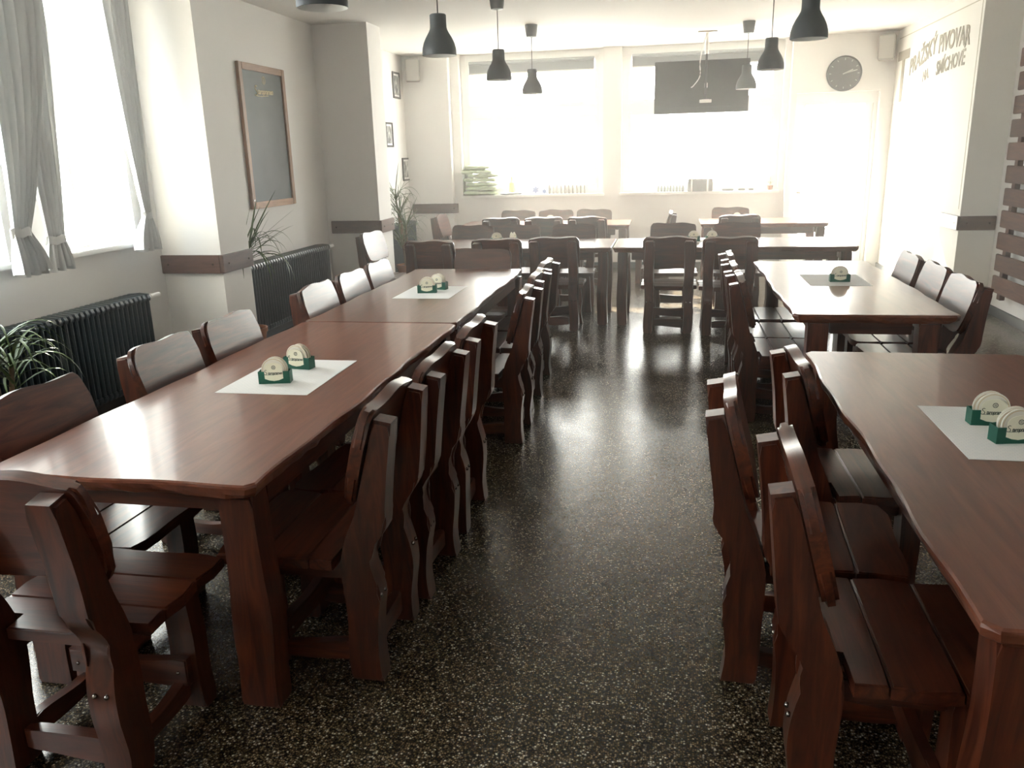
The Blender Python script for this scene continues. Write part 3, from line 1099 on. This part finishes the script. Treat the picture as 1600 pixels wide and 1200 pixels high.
LP = make_lamp()
lamps = [(-1.60, 3.86, 'dark grey pendant lamp over the near left table, cut off at the top'),
         (-1.60, 5.87, 'dark grey pendant lamp over the far end of the left tables'),
         (-1.60, 7.94, 'dark grey pendant lamp hanging before the left edge of the back left window'),
         (-1.60, 9.87, 'smallest looking pendant lamp, in the middle of the back left window'),
         (0.86, 5.98, 'dark grey pendant lamp on the right, cut off at the top'),
         (0.855, 8.12, 'pale washed-out pendant lamp right of the television'),
         (0.845, 10.52, 'washed-out pendant lamp hanging before the television edge')]
for i, (x, y, lab) in enumerate(lamps):
    if i == 0:
        LP.location = (x, y, 2.34)
        tag(LP, lab, 'lamp', 'bell-shaped pendant lamps')
    else:
        dup(LP, (x, y, 2.34), 0.3 * i, lab, 'bell-shaped pendant lamps')
for o in scene.objects:
    if o.name.startswith('pendant_lamp'):
        o['category'] = 'lamp'


# ------------------------------------------------------------------ radiators
def section_mesh():
    bm = B()
    z0, z1 = 0.13, 0.775
    for x in (0.0, 0.062, 0.124):
        cyl(bm, (x, 0, z0 + 0.03), (x, 0, z1 - 0.03), 0.019, None, 8)
    for z in (z0 + 0.03, z1 - 0.03):
        out = [(-0.022, -0.022), (0.146, -0.022), (0.152, 0.0), (0.140, 0.026), (0.062, 0.032), (-0.016, 0.026), (-0.028, 0.0)]
        s_ = 1 if z > 0.4 else -1
        board(bm, [(u, z + s_ * v) for u, v in out], 0.043, lambda u, v, w: (u, w - 0.0215, v), 0.008, 1)
    bmesh.ops.recalc_face_normals(bm, faces=bm.faces)
    for f_ in bm.faces:
        f_.smooth = True
    for e_ in bm.edges:
        e_.smooth = len(e_.link_faces) == 2 and e_.calc_face_angle(0) < 0.7
    me = bpy.data.meshes.new('radiator_section')
    bm.to_mesh(me)
    bm.free()
    me.materials.append(M['iron'])
    return me


SEC = section_mesh()


def radiator(y0, y1, label):
    nsec = int(round((y1 - y0) / 0.05))
    t = empty('radiator', (XL + 0.06, y0, 0), 0, label, 'radiator', 'dark cast-iron radiators')
    for k in range(nsec):
        meshobj('radiator_section', SEC, None, t, (0, 0.025 + 0.05 * k, 0))
    yl = nsec * 0.05
    bm = cyl(B(), (0.115, yl - 0.01, 0.742), (0.115, yl + 0.035, 0.742), 0.014, None, 10)
    cyl(bm, (0.115, yl + 0.03, 0.742), (0.115, yl + 0.14, 0.742), 0.020, 0.018, 12)
    o = obj('valve_knob', bm, M['white'], t, smooth=0.7)
    o['label'] = 'white thermostat knob'
    for yy in (0.10, yl - 0.10):
        obj('foot', bx(-0.02, 0.15, yy - 0.015, yy + 0.015, 0, 0.14, bevel=0.004), M['iron'], t)


radiator(3.45, 5.27, 'dark cast-iron radiator under the curtained left window')
radiator(6.72, 8.54, 'dark cast-iron radiator between the two pillars, below the chalkboard')
radiator(9.85, 11.75, 'small looking dark radiator in the far left corner behind a plant')


# ------------------------------------------------------------------ chalkboard
yc0, yc1, zc0, zc1 = 7.23, 8.15, 1.235, 2.545
ch = empty('chalkboard', (XL, (yc0 + yc1) / 2, zc0), 0, 'tall grey chalkboard in a brown wooden frame on the left wall', 'chalkboard')
oy, hh, wd = 0, zc1 - zc0, (yc1 - yc0) / 2
obj('writing_surface', bx(0.008, 0.018, -wd + 0.05, wd - 0.05, 0.05, hh - 0.05), M['slate'], ch)
fw_ = 0.062
obj('frame_side', bx(0.001, 0.035, -wd, -wd + fw_, 0, hh, bevel=0.004), WF[2], ch)
obj('frame_side', bx(0.001, 0.035, wd - fw_, wd, 0, hh, bevel=0.004), WF[2], ch)
obj('frame_rail', bx(0.001, 0.035, -wd + fw_, wd - fw_, 0, fw_, bevel=0.004), WF[1], ch)
obj('frame_rail', bx(0.001, 0.035, -wd + fw_, wd - fw_, hh - fw_, hh, bevel=0.004), WF[1], ch)
me = text_mesh('taropramen', 0.072, 0.35, 0.001, 0.9)
me.materials.append(M['chalk'])
lg = meshobj('brand_lettering', me, None, ch)
mtx = frame_matrix((0.0195, 0.045, hh - 0.235), (0, 1, 0.03), (0, -0.03, 1))
lg.matrix_local = mtx
o = obj('initial', swash_bm(0.060), M['chalk'], lg)
o.location = (-0.165, -0.01, 0)
o = obj('emblem', emblem_bm(0.036, 0.0), M['chalk'], lg)
o.location = (-0.01, 0.105, 0)
obj('screw_head', cyl(B(), (0.034, -wd + 0.03, 0.08), (0.038, -wd + 0.03, 0.08), 0.009, None, 8), M['chrome'], ch)

# ------------------------------------------------------------------ framed pictures in the far alcove
for (y, z, lab) in ((11.78, 2.66, 'highest of three small framed grey photographs in the far left corner'),
                    (11.34, 1.98, 'middle framed grey photograph, half hidden by the pillar edge'),
                    (12.00, 1.50, 'lowest of three small framed grey photographs, near the back corner')):
    t = empty('framed_picture', (XL, y, z), 0, lab, 'picture', 'small framed photographs')
    w_, h_ = 0.15, 0.178 if z > 2.5 else 0.165
    for a in ((-w_, -w_ + 0.025, -h_, h_), (w_ - 0.025, w_, -h_, h_)):
        obj('frame_side', bx(0.001, 0.022, a[0], a[1], a[2], a[3], bevel=0.003), M['black'], t)
    for a in ((-w_ + 0.025, w_ - 0.025, -h_, -h_ + 0.025), (-w_ + 0.025, w_ - 0.025, h_ - 0.025, h_)):
        obj('frame_rail', bx(0.001, 0.022, a[0], a[1], a[2], a[3], bevel=0.003), M['black'], t)
    obj('mount_board', bx(0.001, 0.008, -w_ + 0.025, w_ - 0.025, -h_ + 0.025, h_ - 0.025), M['paper'], t)
    obj('photograph', bx(0.008, 0.010, -w_ + 0.045, w_ - 0.045, -h_ + 0.05, h_ - 0.05), M['photo'], t)


# ------------------------------------------------------------------ curtains
def curtain(name_label, x, top, tie, bot, ztop=2.93, ztie=1.31, zbot=1.06, folds=5, seed=0):
    rnd = random.Random(seed)
    t = empty('curtain', (x, tie[0], zbot), 0, name_label, 'curtain', 'grey tied curtains')
    nu, nv = 44, 46
    bm = B()
    grid = []
    for v_ in range(nv + 1):
        tt = v_ / nv
        z = ztop + (zbot - ztop) * tt
        if z > ztie:
            q = (ztop - z) / (ztop - ztie)
            e = q ** 2.2
            c = top[0] + (tie[0] - top[0]) * e
            w_ = top[1] + (tie[1] - top[1]) * (q ** 1.7)
            amp = 0.034 - 0.020 * q
        else:
            q = (ztie - z) / (ztie - zbot)
            e = math.sin(min(1, q) * PI / 2)
            c = tie[0] + (bot[0] - tie[0]) * e
            w_ = tie[1] + (bot[1] - tie[1]) * e
            amp = 0.014 + 0.030 * e
        row = []
        for k in range(nu + 1):
            u = k / nu
            ph = seed + 2 * PI * folds * (u + 0.04 * math.sin(5 * u + seed + tt * 1.5))
            dx = amp * (math.sin(ph) + 0.35 * math.sin(2.3 * ph + 1 + 2 * tt))
            zz = z + (0.012 * math.sin(ph * 0.5 + 1) if v_ == nv else 0)
            row.append(bm.verts.new((dx, c + (u - 0.5) * w_ - tie[0], zz - zbot)))
        grid.append(row)
    for a, b in zip(grid, grid[1:]):
        for k in range(nu):
            bm.faces.new((a[k], a[k + 1], b[k + 1], b[k]))
    o = obj('curtain_cloth', bm, M['curtain'], t, smooth=3)
    md = o.modifiers.new('thickness', 'SOLIDIFY')
    md.thickness = 0.002
    bm = B()
    rr_ = []
    for z_ in (ztie - 0.025 - zbot, ztie + 0.025 - zbot):
        rr_.append([bm.verts.new(((0.026 + (0.004 if abs(k % 4 - 2) < 1 else 0)) * math.cos(2 * PI * k / 24), (tie[1] / 2 + 0.012) * math.sin(2 * PI * k / 24), z_ + 0.006 * math.sin(k))) for k in range(24)])
    for k in range(24):
        bm.faces.new((rr_[0][k], rr_[0][(k + 1) % 24], rr_[1][(k + 1) % 24], rr_[1][k]))
    o = obj('tie_band', bm, M['curtain'], t, smooth=3)
    md = o.modifiers.new('thickness', 'SOLIDIFY')
    md.thickness = 0.004
    return t


curtain('grey curtain nearest the left picture edge, tied low, hanging in front of its neighbour', -3.66, (4.34, 0.48), (4.13, 0.13), (4.16, 0.24), seed=1, folds=6, zbot=1.07)
curtain('blue-grey curtain on the left side of the bright left window', -3.765, (4.55, 0.36), (4.52, 0.15), (4.49, 0.24), seed=2, folds=5, ztie=1.23, zbot=1.05)
curtain('narrow grey curtain on the right side of the bright left window', -3.755, (5.42, 0.27), (5.46, 0.08), (5.41, 0.24), seed=3, folds=5, ztie=1.31, zbot=1.07)
rod = empty('curtain_rod', (-3.70, 4.4, 2.955), 0, 'curtain rod above the left windows', 'curtain rod')
obj('pole', cyl(B(), (0, -1.4, 0), (0, 1.3, 0), 0.012, None, 10), M['white'], rod)
for yy in (-1.3, 0.0, 1.25):
    obj('bracket', bx(-0.179, 0.0, yy - 0.01, yy + 0.01, -0.008, 0.008), M['white'], rod)


# ------------------------------------------------------------------ plants
def leaf_mesh(L_, w_, droop, rise):
    bm = B()
    nseg = 9
    rows = []
    for k in range(nseg + 1):
        s_ = k / nseg
        x = L_ * (s_ - 0.25 * droop * s_ ** 3)
        z = L_ * (rise * s_ - droop * s_ ** 2.2)
        ww = w_ * (0.35 + 1.3 * s_ if s_ < 0.3 else (1 - s_) ** 0.7 * 0.95) + 0.0006
        rows.append([bm.verts.new((x, -ww, z + ww * 0.5)), bm.verts.new((x, 0, z)), bm.verts.new((x, ww, z + ww * 0.5))])
    for a, b in zip(rows, rows[1:]):
        for k in range(2):
            bm.faces.new((a[k], a[k + 1], b[k + 1], b[k]))
    for f_ in bm.faces:
        f_.smooth = True
    me = bpy.data.meshes.new('leaf')
    bm.to_mesh(me)
    bm.free()
    me.materials.append(M['leaf'])
    return me


LEAVES = [leaf_mesh(0.42, 0.011, 0.75, 0.85), leaf_mesh(0.36, 0.010, 0.35, 1.1), leaf_mesh(0.50, 0.012, 1.05, 0.9), leaf_mesh(0.30, 0.009, 0.25, 1.5)]


def plant(x, y, crowns, label, seed, scale=1.0, name='potted_dracaena', kinds=(0, 1, 2, 3)):
    rnd = random.Random(seed)
    t = empty(name, (x, y, 0), 0, label, 'plant')
    obj('pot', lathe(B(), [(0.0, 0.001), (0.10, 0.001), (0.135, 0.24), (0.145, 0.24), (0.145, 0.275), (0.130, 0.275), (0.125, 0.245), (0.0, 0.245)], 20), M['terracotta'], t, smooth=0.6)
    obj('soil', lathe(B(), [(0.0, 0.2455), (0.124, 0.2455), (0.11, 0.255), (0.0, 0.258)], 16), M['soil'], t, smooth=0.6)
    for (dx, dy, z, n_, sc) in crowns:
        b0 = Vector((dx * 0.2, dy * 0.2, 0.25))
        obj('cane', tube(B(), [b0, b0.lerp(Vector((dx, dy, z)), 0.5) + Vector((0.015, -0.01, 0)), Vector((dx, dy, z))], 0.013, 7), M['cane'], t, smooth=1)
        for k in range(n_):
            o = meshobj('leaf', LEAVES[kinds[rnd.randrange(4)]], None, t)
            o.location = (dx, dy, z - rnd.uniform(0, 0.13))
            o.rotation_euler = (rnd.uniform(-.25, .25), rnd.uniform(-0.35, 0.25), k * 2.4 + rnd.uniform(-.3, .3))
            s_ = sc * rnd.uniform(0.75, 1.15) * scale
            o.scale = (s_, s_, s_)


plant(-3.57, 6.42, [(-0.03, 0.03, 0.92, 40, 1.15), (0.03, 0.06, 1.0, 26, 1.05)], 'potted plant with long arching narrow leaves behind the first pillar, before the chalkboard', 5)
plant(-3.48, 10.60, [(-0.06, 0.0, 1.0, 34, 0.85), (-0.12, 0.03, 1.2, 34, 0.85), (0.0, 0.04, 0.8, 44, 0.9), (-0.05, -0.05, 0.62, 40, 0.9)], 'bushy narrow-leaved plant beside the small radiator behind the second pillar', 8)
plant(-3.46, 3.54, [(0.0, 0.0, 0.74, 40, 1.0), (0.06, 0.06, 0.66, 30, 1.0)], 'grassy plant cut off by the left picture edge, before the first radiator', 12, kinds=(0, 2, 2, 0))


# ------------------------------------------------------------------ clock and speakers
ck = empty('wall_clock', (2.22, YB - 0.13, 2.585), 0, 'round dark grey clock on the back wall at the right', 'clock')
bm = B()
lathe(bm, [(0.0, 0.0), (0.215, 0.0), (0.225, 0.012), (0.222, 0.035), (0.208, 0.038), (0.204, 0.028)], 40)
bmesh.ops.rotate(bm, verts=bm.verts, matrix=Matrix.Rotation(PI / 2, 3, 'X'))
obj('clock_case', bm, M['dark_grey'], ck, smooth=0.6)
bm = B()
lathe(bm, [(0.0, 0.026), (0.205, 0.026), (0.205, 0.028), (0.0, 0.028)], 40)
bmesh.ops.rotate(bm, verts=bm.verts, matrix=Matrix.Rotation(PI / 2, 3, 'X'))
obj('clock_face', bm, M['clock_face'], ck)
for k in range(12):
    a = k * PI / 6
    bm = bx(-0.004, 0.004, -0.0305, -0.0285, 0.165, 0.19)
    bmesh.ops.rotate(bm, verts=bm.verts, matrix=Matrix.Rotation(a, 3, 'Y'))
    obj('hour_mark', bm, M['silver'], ck)
for a, l_, w_ in ((1.15, 0.115, 0.008), (1.32, 0.165, 0.006)):
    bm = bx(-w_, w_, -0.034, -0.0315, -0.02, l_)
    bmesh.ops.rotate(bm, verts=bm.verts, matrix=Matrix.Rotation(a, 3, 'Y'))
    obj('clock_hand', bm, M['silver'], ck)

for x, rz, lab in ((-3.68, 0.25, 'grey loudspeaker high in the back left corner'), (2.70, -0.3, 'grey loudspeaker high in the back right corner')):
    t = empty('wall_speaker', (x, YB - 0.26, 2.72), rz, lab, 'speaker', 'wall loudspeakers')
    obj('cabinet', bx(-0.10, 0.10, -0.08, 0.08, 0, 0.30, bevel=0.01), M['speaker'], t)
    obj('grille', bx(-0.085, 0.085, -0.089, -0.0805, 0.015, 0.285, bevel=0.004), M['grille'], t)
    obj('bracket', bx(-0.02, 0.02, 0.08, 0.118, 0.12, 0.18), M['dark_grey'], t)

# ------------------------------------------------------------------ television on a ceiling pole
tv = empty('hanging_television', (0.355, 11.30, 2.12), 0, 'grey flat television hanging from the ceiling before the back right window', 'television')
bm = bx(-0.59, 0.59, -0.02, 0.025, 0, 0.635, bevel=0.006)
obj('screen_case', bm, M['screen'], tv)
obj('rear_housing', bx(-0.40, 0.40, -0.05, -0.0205, 0.06, 0.40, bevel=0.012), M['screen'], tv)
obj('mount_plate', bx(-0.02, 0.13, -0.062, -0.0505, 0.12, 0.16, bevel=0.003), M['white'], tv)
obj('mount_plate', bx(0.035, 0.075, -0.064, -0.0505, 0.30, 0.36, bevel=0.003), M['white'], tv)
obj('ceiling_pole', cyl(B(), (0.05, -0.085, 0.70), (0.05, -0.085, ZC - 2.12 - 0.02), 0.026, None, 12), M['white'], tv, smooth=0.7)
obj('drop_arm', cyl(B(), (0.05, -0.085, 0.14), (0.05, -0.085, 0.6995), 0.014, None, 12), M['dark_grey'], tv, smooth=0.7)
obj('pole_collar', bx(0.0, 0.10, -0.11, -0.062, 0.12, 0.16, bevel=0.003), M['white'], tv)
obj('ceiling_plate', bx(-0.07, 0.17, -0.17, 0.0, ZC - 2.12 - 0.02, ZC - 2.1205, bevel=0.003), M['white'], tv)
obj('cable', tube(B(), smoothstep_curve([(0.04, -0.10, 0.93), (0.0, -0.12, 0.80), (-0.03, -0.11, 0.60), (-0.025, -0.10, 0.44), (-0.10, -0.08, 0.33), (-0.13, -0.066, 0.31)], 4), 0.008, 6), M['white'], tv, smooth=1)

# ------------------------------------------------------------------ slatted wall panel at the right edge
sp_ = empty('slat_panel', (XR - 0.10, 7.2, 0), 0, 'dark wooden slat panel on the right wall at the picture edge', 'wall panel')
rnd = random.Random(4)
z = 0.265
k = 0
while z < 2.6:
    y1 = 1.42 + rnd.uniform(-0.035, 0.03)
    hz = 0.158
    obj('slat', bx(-0.012, 0.014, -1.6, y1, z, z + hz, bevel=0.005), WS, sp_)
    z += 0.205
    k += 1
for yy in (-1.2, 0.0, 1.27):
    obj('upright', bx(0.0145, 0.062, yy - 0.04, yy + 0.04, 0.20, 2.72, bevel=0.004), WS, sp_)
    obj('wall_spacer', bx(0.0622, 0.0995, yy - 0.03, yy + 0.03, 0.5, 0.6), W[2], sp_)
    obj('wall_spacer', bx(0.0622, 0.0995, yy - 0.03, yy + 0.03, 2.2, 2.3), W[2], sp_)


# ------------------------------------------------------------------ things on the window sills
def pillow_bm(a, b, c, seed):
    bm = B()
    nu, nv = 28, 12
    rows = []
    for j_ in range(nv + 1):
        th = -PI / 2 + PI * j_ / nv
        row = []
        for k_ in range(nu):
            ph = 2 * PI * k_ / nu

            def sg(v, e):
                return math.copysign(abs(v) ** e, v)
            x = a * sg(math.cos(th), 0.35) * sg(math.cos(ph), 0.45)
            y = b * sg(math.cos(th), 0.35) * sg(math.sin(ph), 0.45)
            zz = c * sg(math.sin(th), 0.7)
            nz = noise.noise(Vector((x * 7 + seed, y * 7, zz * 12 + seed)))
            row.append(bm.verts.new((x * (1 + 0.09 * nz), y * (1 + 0.09 * nz), zz + 0.010 * nz)))
        rows.append(row)
    for r0, r1 in zip(rows, rows[1:]):
        for k_ in range(nu):
            bm.faces.new((r0[k_], r0[(k_ + 1) % nu], r1[(k_ + 1) % nu], r1[k_]))
    bmesh.ops.remove_doubles(bm, verts=bm.verts, dist=0.0004)
    return bm


SZ = 1.0935
order = ['bottom', 'second', 'third', 'fourth', 'fifth', 'sixth', 'topmost']
offs = [(0.0, 0.26), (0.02, 0.25), (0.035, 0.24), (0.01, 0.25), (0.05, 0.23), (-0.04, 0.25), (-0.03, 0.20)]
z = SZ
for i, (dx, aw) in enumerate(offs):
    c = 0.0285
    o = obj('seat_cushion', pillow_bm(aw, 0.115, c, i * 3.1), M['cushion'], None, smooth=3)
    o.location = (-2.80 + dx, YB + 0.02 - 0.004 * i, z + c + 0.006)
    o.rotation_euler = (0, 0, 0.05 * math.sin(i * 2))
    tag(o, 'pale green folded seat cushion, %s of the stack on the back left sill%s' % (order[i], ' from below' if 0 < i < 6 else ''), 'cushion', 'stacked green cushions on the sill')
    z += 2 * c + 0.005

t = empty('yellow_bottle', (-2.33, YB + 0.05, SZ), 0, 'pale yellow bottle on the back left window sill', 'bottle')
obj('bottle_body', lathe(B(), [(0.0, 0.0), (0.045, 0.0), (0.048, 0.01), (0.048, 0.17), (0.02, 0.21), (0.018, 0.25), (0.0, 0.25)], 16), M['yellow'], t, smooth=0.6)
obj('bottle_cap', cyl(B(), (0, 0, 0.2505), (0, 0, 0.275), 0.020, None, 12), M['white'], t)
o = obj('folded_cloth', pillow_bm(0.19, 0.08, 0.013, 4), M['blind'], None, smooth=3)
o.location = (-2.38 + 0.06, YB - 0.085 + 0.05, SZ + 0.018)
o.location.y = YB - 0.0 + 0.0
o.location.x = -2.33
o.location.y = YB - 0.035
o.scale = (0.9, 0.35, 1)
tag(o, 'flat grey folded cloth on the edge of the back left sill', 'cloth')
for x, s_, lab in ((-1.97, 1.0, 'larger blue-grey star ornament on the back left sill'), (-1.84, 0.62, 'smaller blue-grey star ornament on the back left sill')):
    out = []
    for k in range(12):
        r_ = (0.062 if k % 2 == 0 else 0.03) * s_
        out.append((r_ * math.sin(k * PI / 6), 0.062 * s_ + r_ * math.cos(k * PI / 6)))
    o = obj('star_ornament', board(B(), out, 0.02, lambda u, v, w: (u, w - 0.01, v), 0.003), M['blue'])
    o.location = (x, YB + 0.04, SZ)
    tag(o, lab, 'ornament')
ORD = ['first', 'second', 'third', 'fourth', 'fifth', 'sixth', 'seventh', 'eighth', 'ninth', 'tenth']
for k in range(10):
    hgt = 0.135 - 0.002 * k
    t = bpy.data.objects.new('booklet', None)
    o = obj('booklet', bx(-0.010, 0.010, -0.045, 0.045, 0, hgt, bevel=0.002), M['speaker'])
    bpy.data.objects.remove(t)
    o.location = (-1.76 + 0.058 * k, YB + 0.05, SZ)
    tag(o, '%s thin upright booklet from the left on the back left sill' % ORD[k], 'booklet', 'row of upright booklets on the sill')

rnd = random.Random(6)
bot = None
for k in range(9):
    if bot is None:
        bot = empty('small_bottle', (0, 0, 0))
        obj('bottle_body', lathe(B(), [(0.0, 0.0), (0.017, 0.0), (0.018, 0.05), (0.010, 0.068), (0.009, 0.085), (0.0, 0.085)], 10), M['glassware'], bot, smooth=0.6)
        obj('bottle_cap', cyl(B(), (0, 0, 0.0855), (0, 0, 0.098), 0.010, None, 8), M['white'], bot)
        bot['category'] = 'bottle'
        b_ = bot
        b_.location = (-0.17, YB + 0.0, SZ)
        b_['label'], b_['group'] = 'first small bottle from the left in the row on the back right sill', 'small bottles on the sill'
    else:
        dup(bot, (-0.17 + 0.043 * k, YB + 0.03 * (k % 2), SZ), 0, '%s small bottle from the left in the row on the back right sill' % ORD[k], 'small bottles on the sill')
t = empty('crate', (0.415, YB + 0.02, SZ), 0, 'dark grey crate with pale straps on the back right sill', 'crate')
bm = B()
for a in ((-0.17, 0.17, -0.09, -0.078, 0.012, 0.17), (-0.17, 0.17, 0.078, 0.09, 0.012, 0.17), (-0.17, -0.158, -0.078, 0.078, 0.012, 0.17), (0.158, 0.17, -0.078, 0.078, 0.012, 0.17), (-0.17, 0.17, -0.09, 0.09, 0.0, 0.012)):
    box(bm, *a)
obj('crate_body', bm, M['crate'], t)
for x in (-0.12, 0.10):
    obj('strap', bx(x - 0.012, x + 0.012, -0.094, -0.0905, 0.0, 0.195), M['white'], t)
    obj('handle', tube(B(), smoothstep_curve([(x - 0.04, -0.084, 0.165), (x - 0.02, -0.084, 0.20), (x + 0.03, -0.084, 0.205), (x + 0.05, -0.084, 0.165)], 3), 0.006, 6), M['crate'], t)
for x, w_, lab in ((0.80, 0.075, 'widest flat grey tray on the back right sill'), (0.99, 0.045, 'middle small flat tray on the back right sill'), (1.12, 0.03, 'smallest flat tray on the back right sill')):
    bm = B()
    box(bm, -w_, w_, -0.04, 0.04, 0, 0.006, 0.002)
    box(bm, -w_, w_, -0.04, -0.034, 0.006, 0.024)
    box(bm, -w_, w_, 0.034, 0.04, 0.006, 0.024)
    box(bm, -w_, -w_ + 0.006, -0.034, 0.034, 0.006, 0.024)
    box(bm, w_ - 0.006, w_, -0.034, 0.034, 0.006, 0.024)
    o = obj('small_tray', bm, M['crate'])
    o.location = (x, YB + 0.02, SZ)
    tag(o, lab, 'tray')
t = empty('small_potted_plant', (1.38, YB + 0.03, SZ), 0, 'tiny potted plant at the right end of the back right sill', 'plant')
obj('pot', lathe(B(), [(0.0, 0.0), (0.03, 0.0), (0.04, 0.06), (0.0, 0.06)], 14), M['terracotta'], t, smooth=0.6)
for k in range(9):
    o = meshobj('leaf', LEAVES[k % 4], None, t)
    o.location = (0, 0, 0.055)
    o.rotation_euler = (0, -0.5, k * 2.4)
    o.scale = (0.25, 0.5, 0.3)

# ------------------------------------------------------------------ haze volume added to imitate lens glare over the far half
if VEIL_DENSITY > 0:
    m = bpy.data.materials.new('glare_veil')
    m.use_nodes = True
    nt = m.node_tree
    nt.nodes.remove(nt.nodes['Principled BSDF'])
    vs = nt.nodes.new('ShaderNodeVolumeScatter')
    vs.inputs['Density'].default_value = VEIL_DENSITY
    vs.inputs['Anisotropy'].default_value = 0.6
    vs.inputs['Color'].default_value = (1, 0.97, 0.92, 1)
    nt.links.new(vs.outputs[0], nt.nodes['Material Output'].inputs['Volume'])
    hz = obj('glare_veil', bx(XL - 0.01, XR + 0.01, 3.9, YB + 0.1, 0.005, ZC - 0.005), m)
    hz['kind'] = 'structure'
    hz['label'] = 'thin haze added to imitate lens glare over the far room'
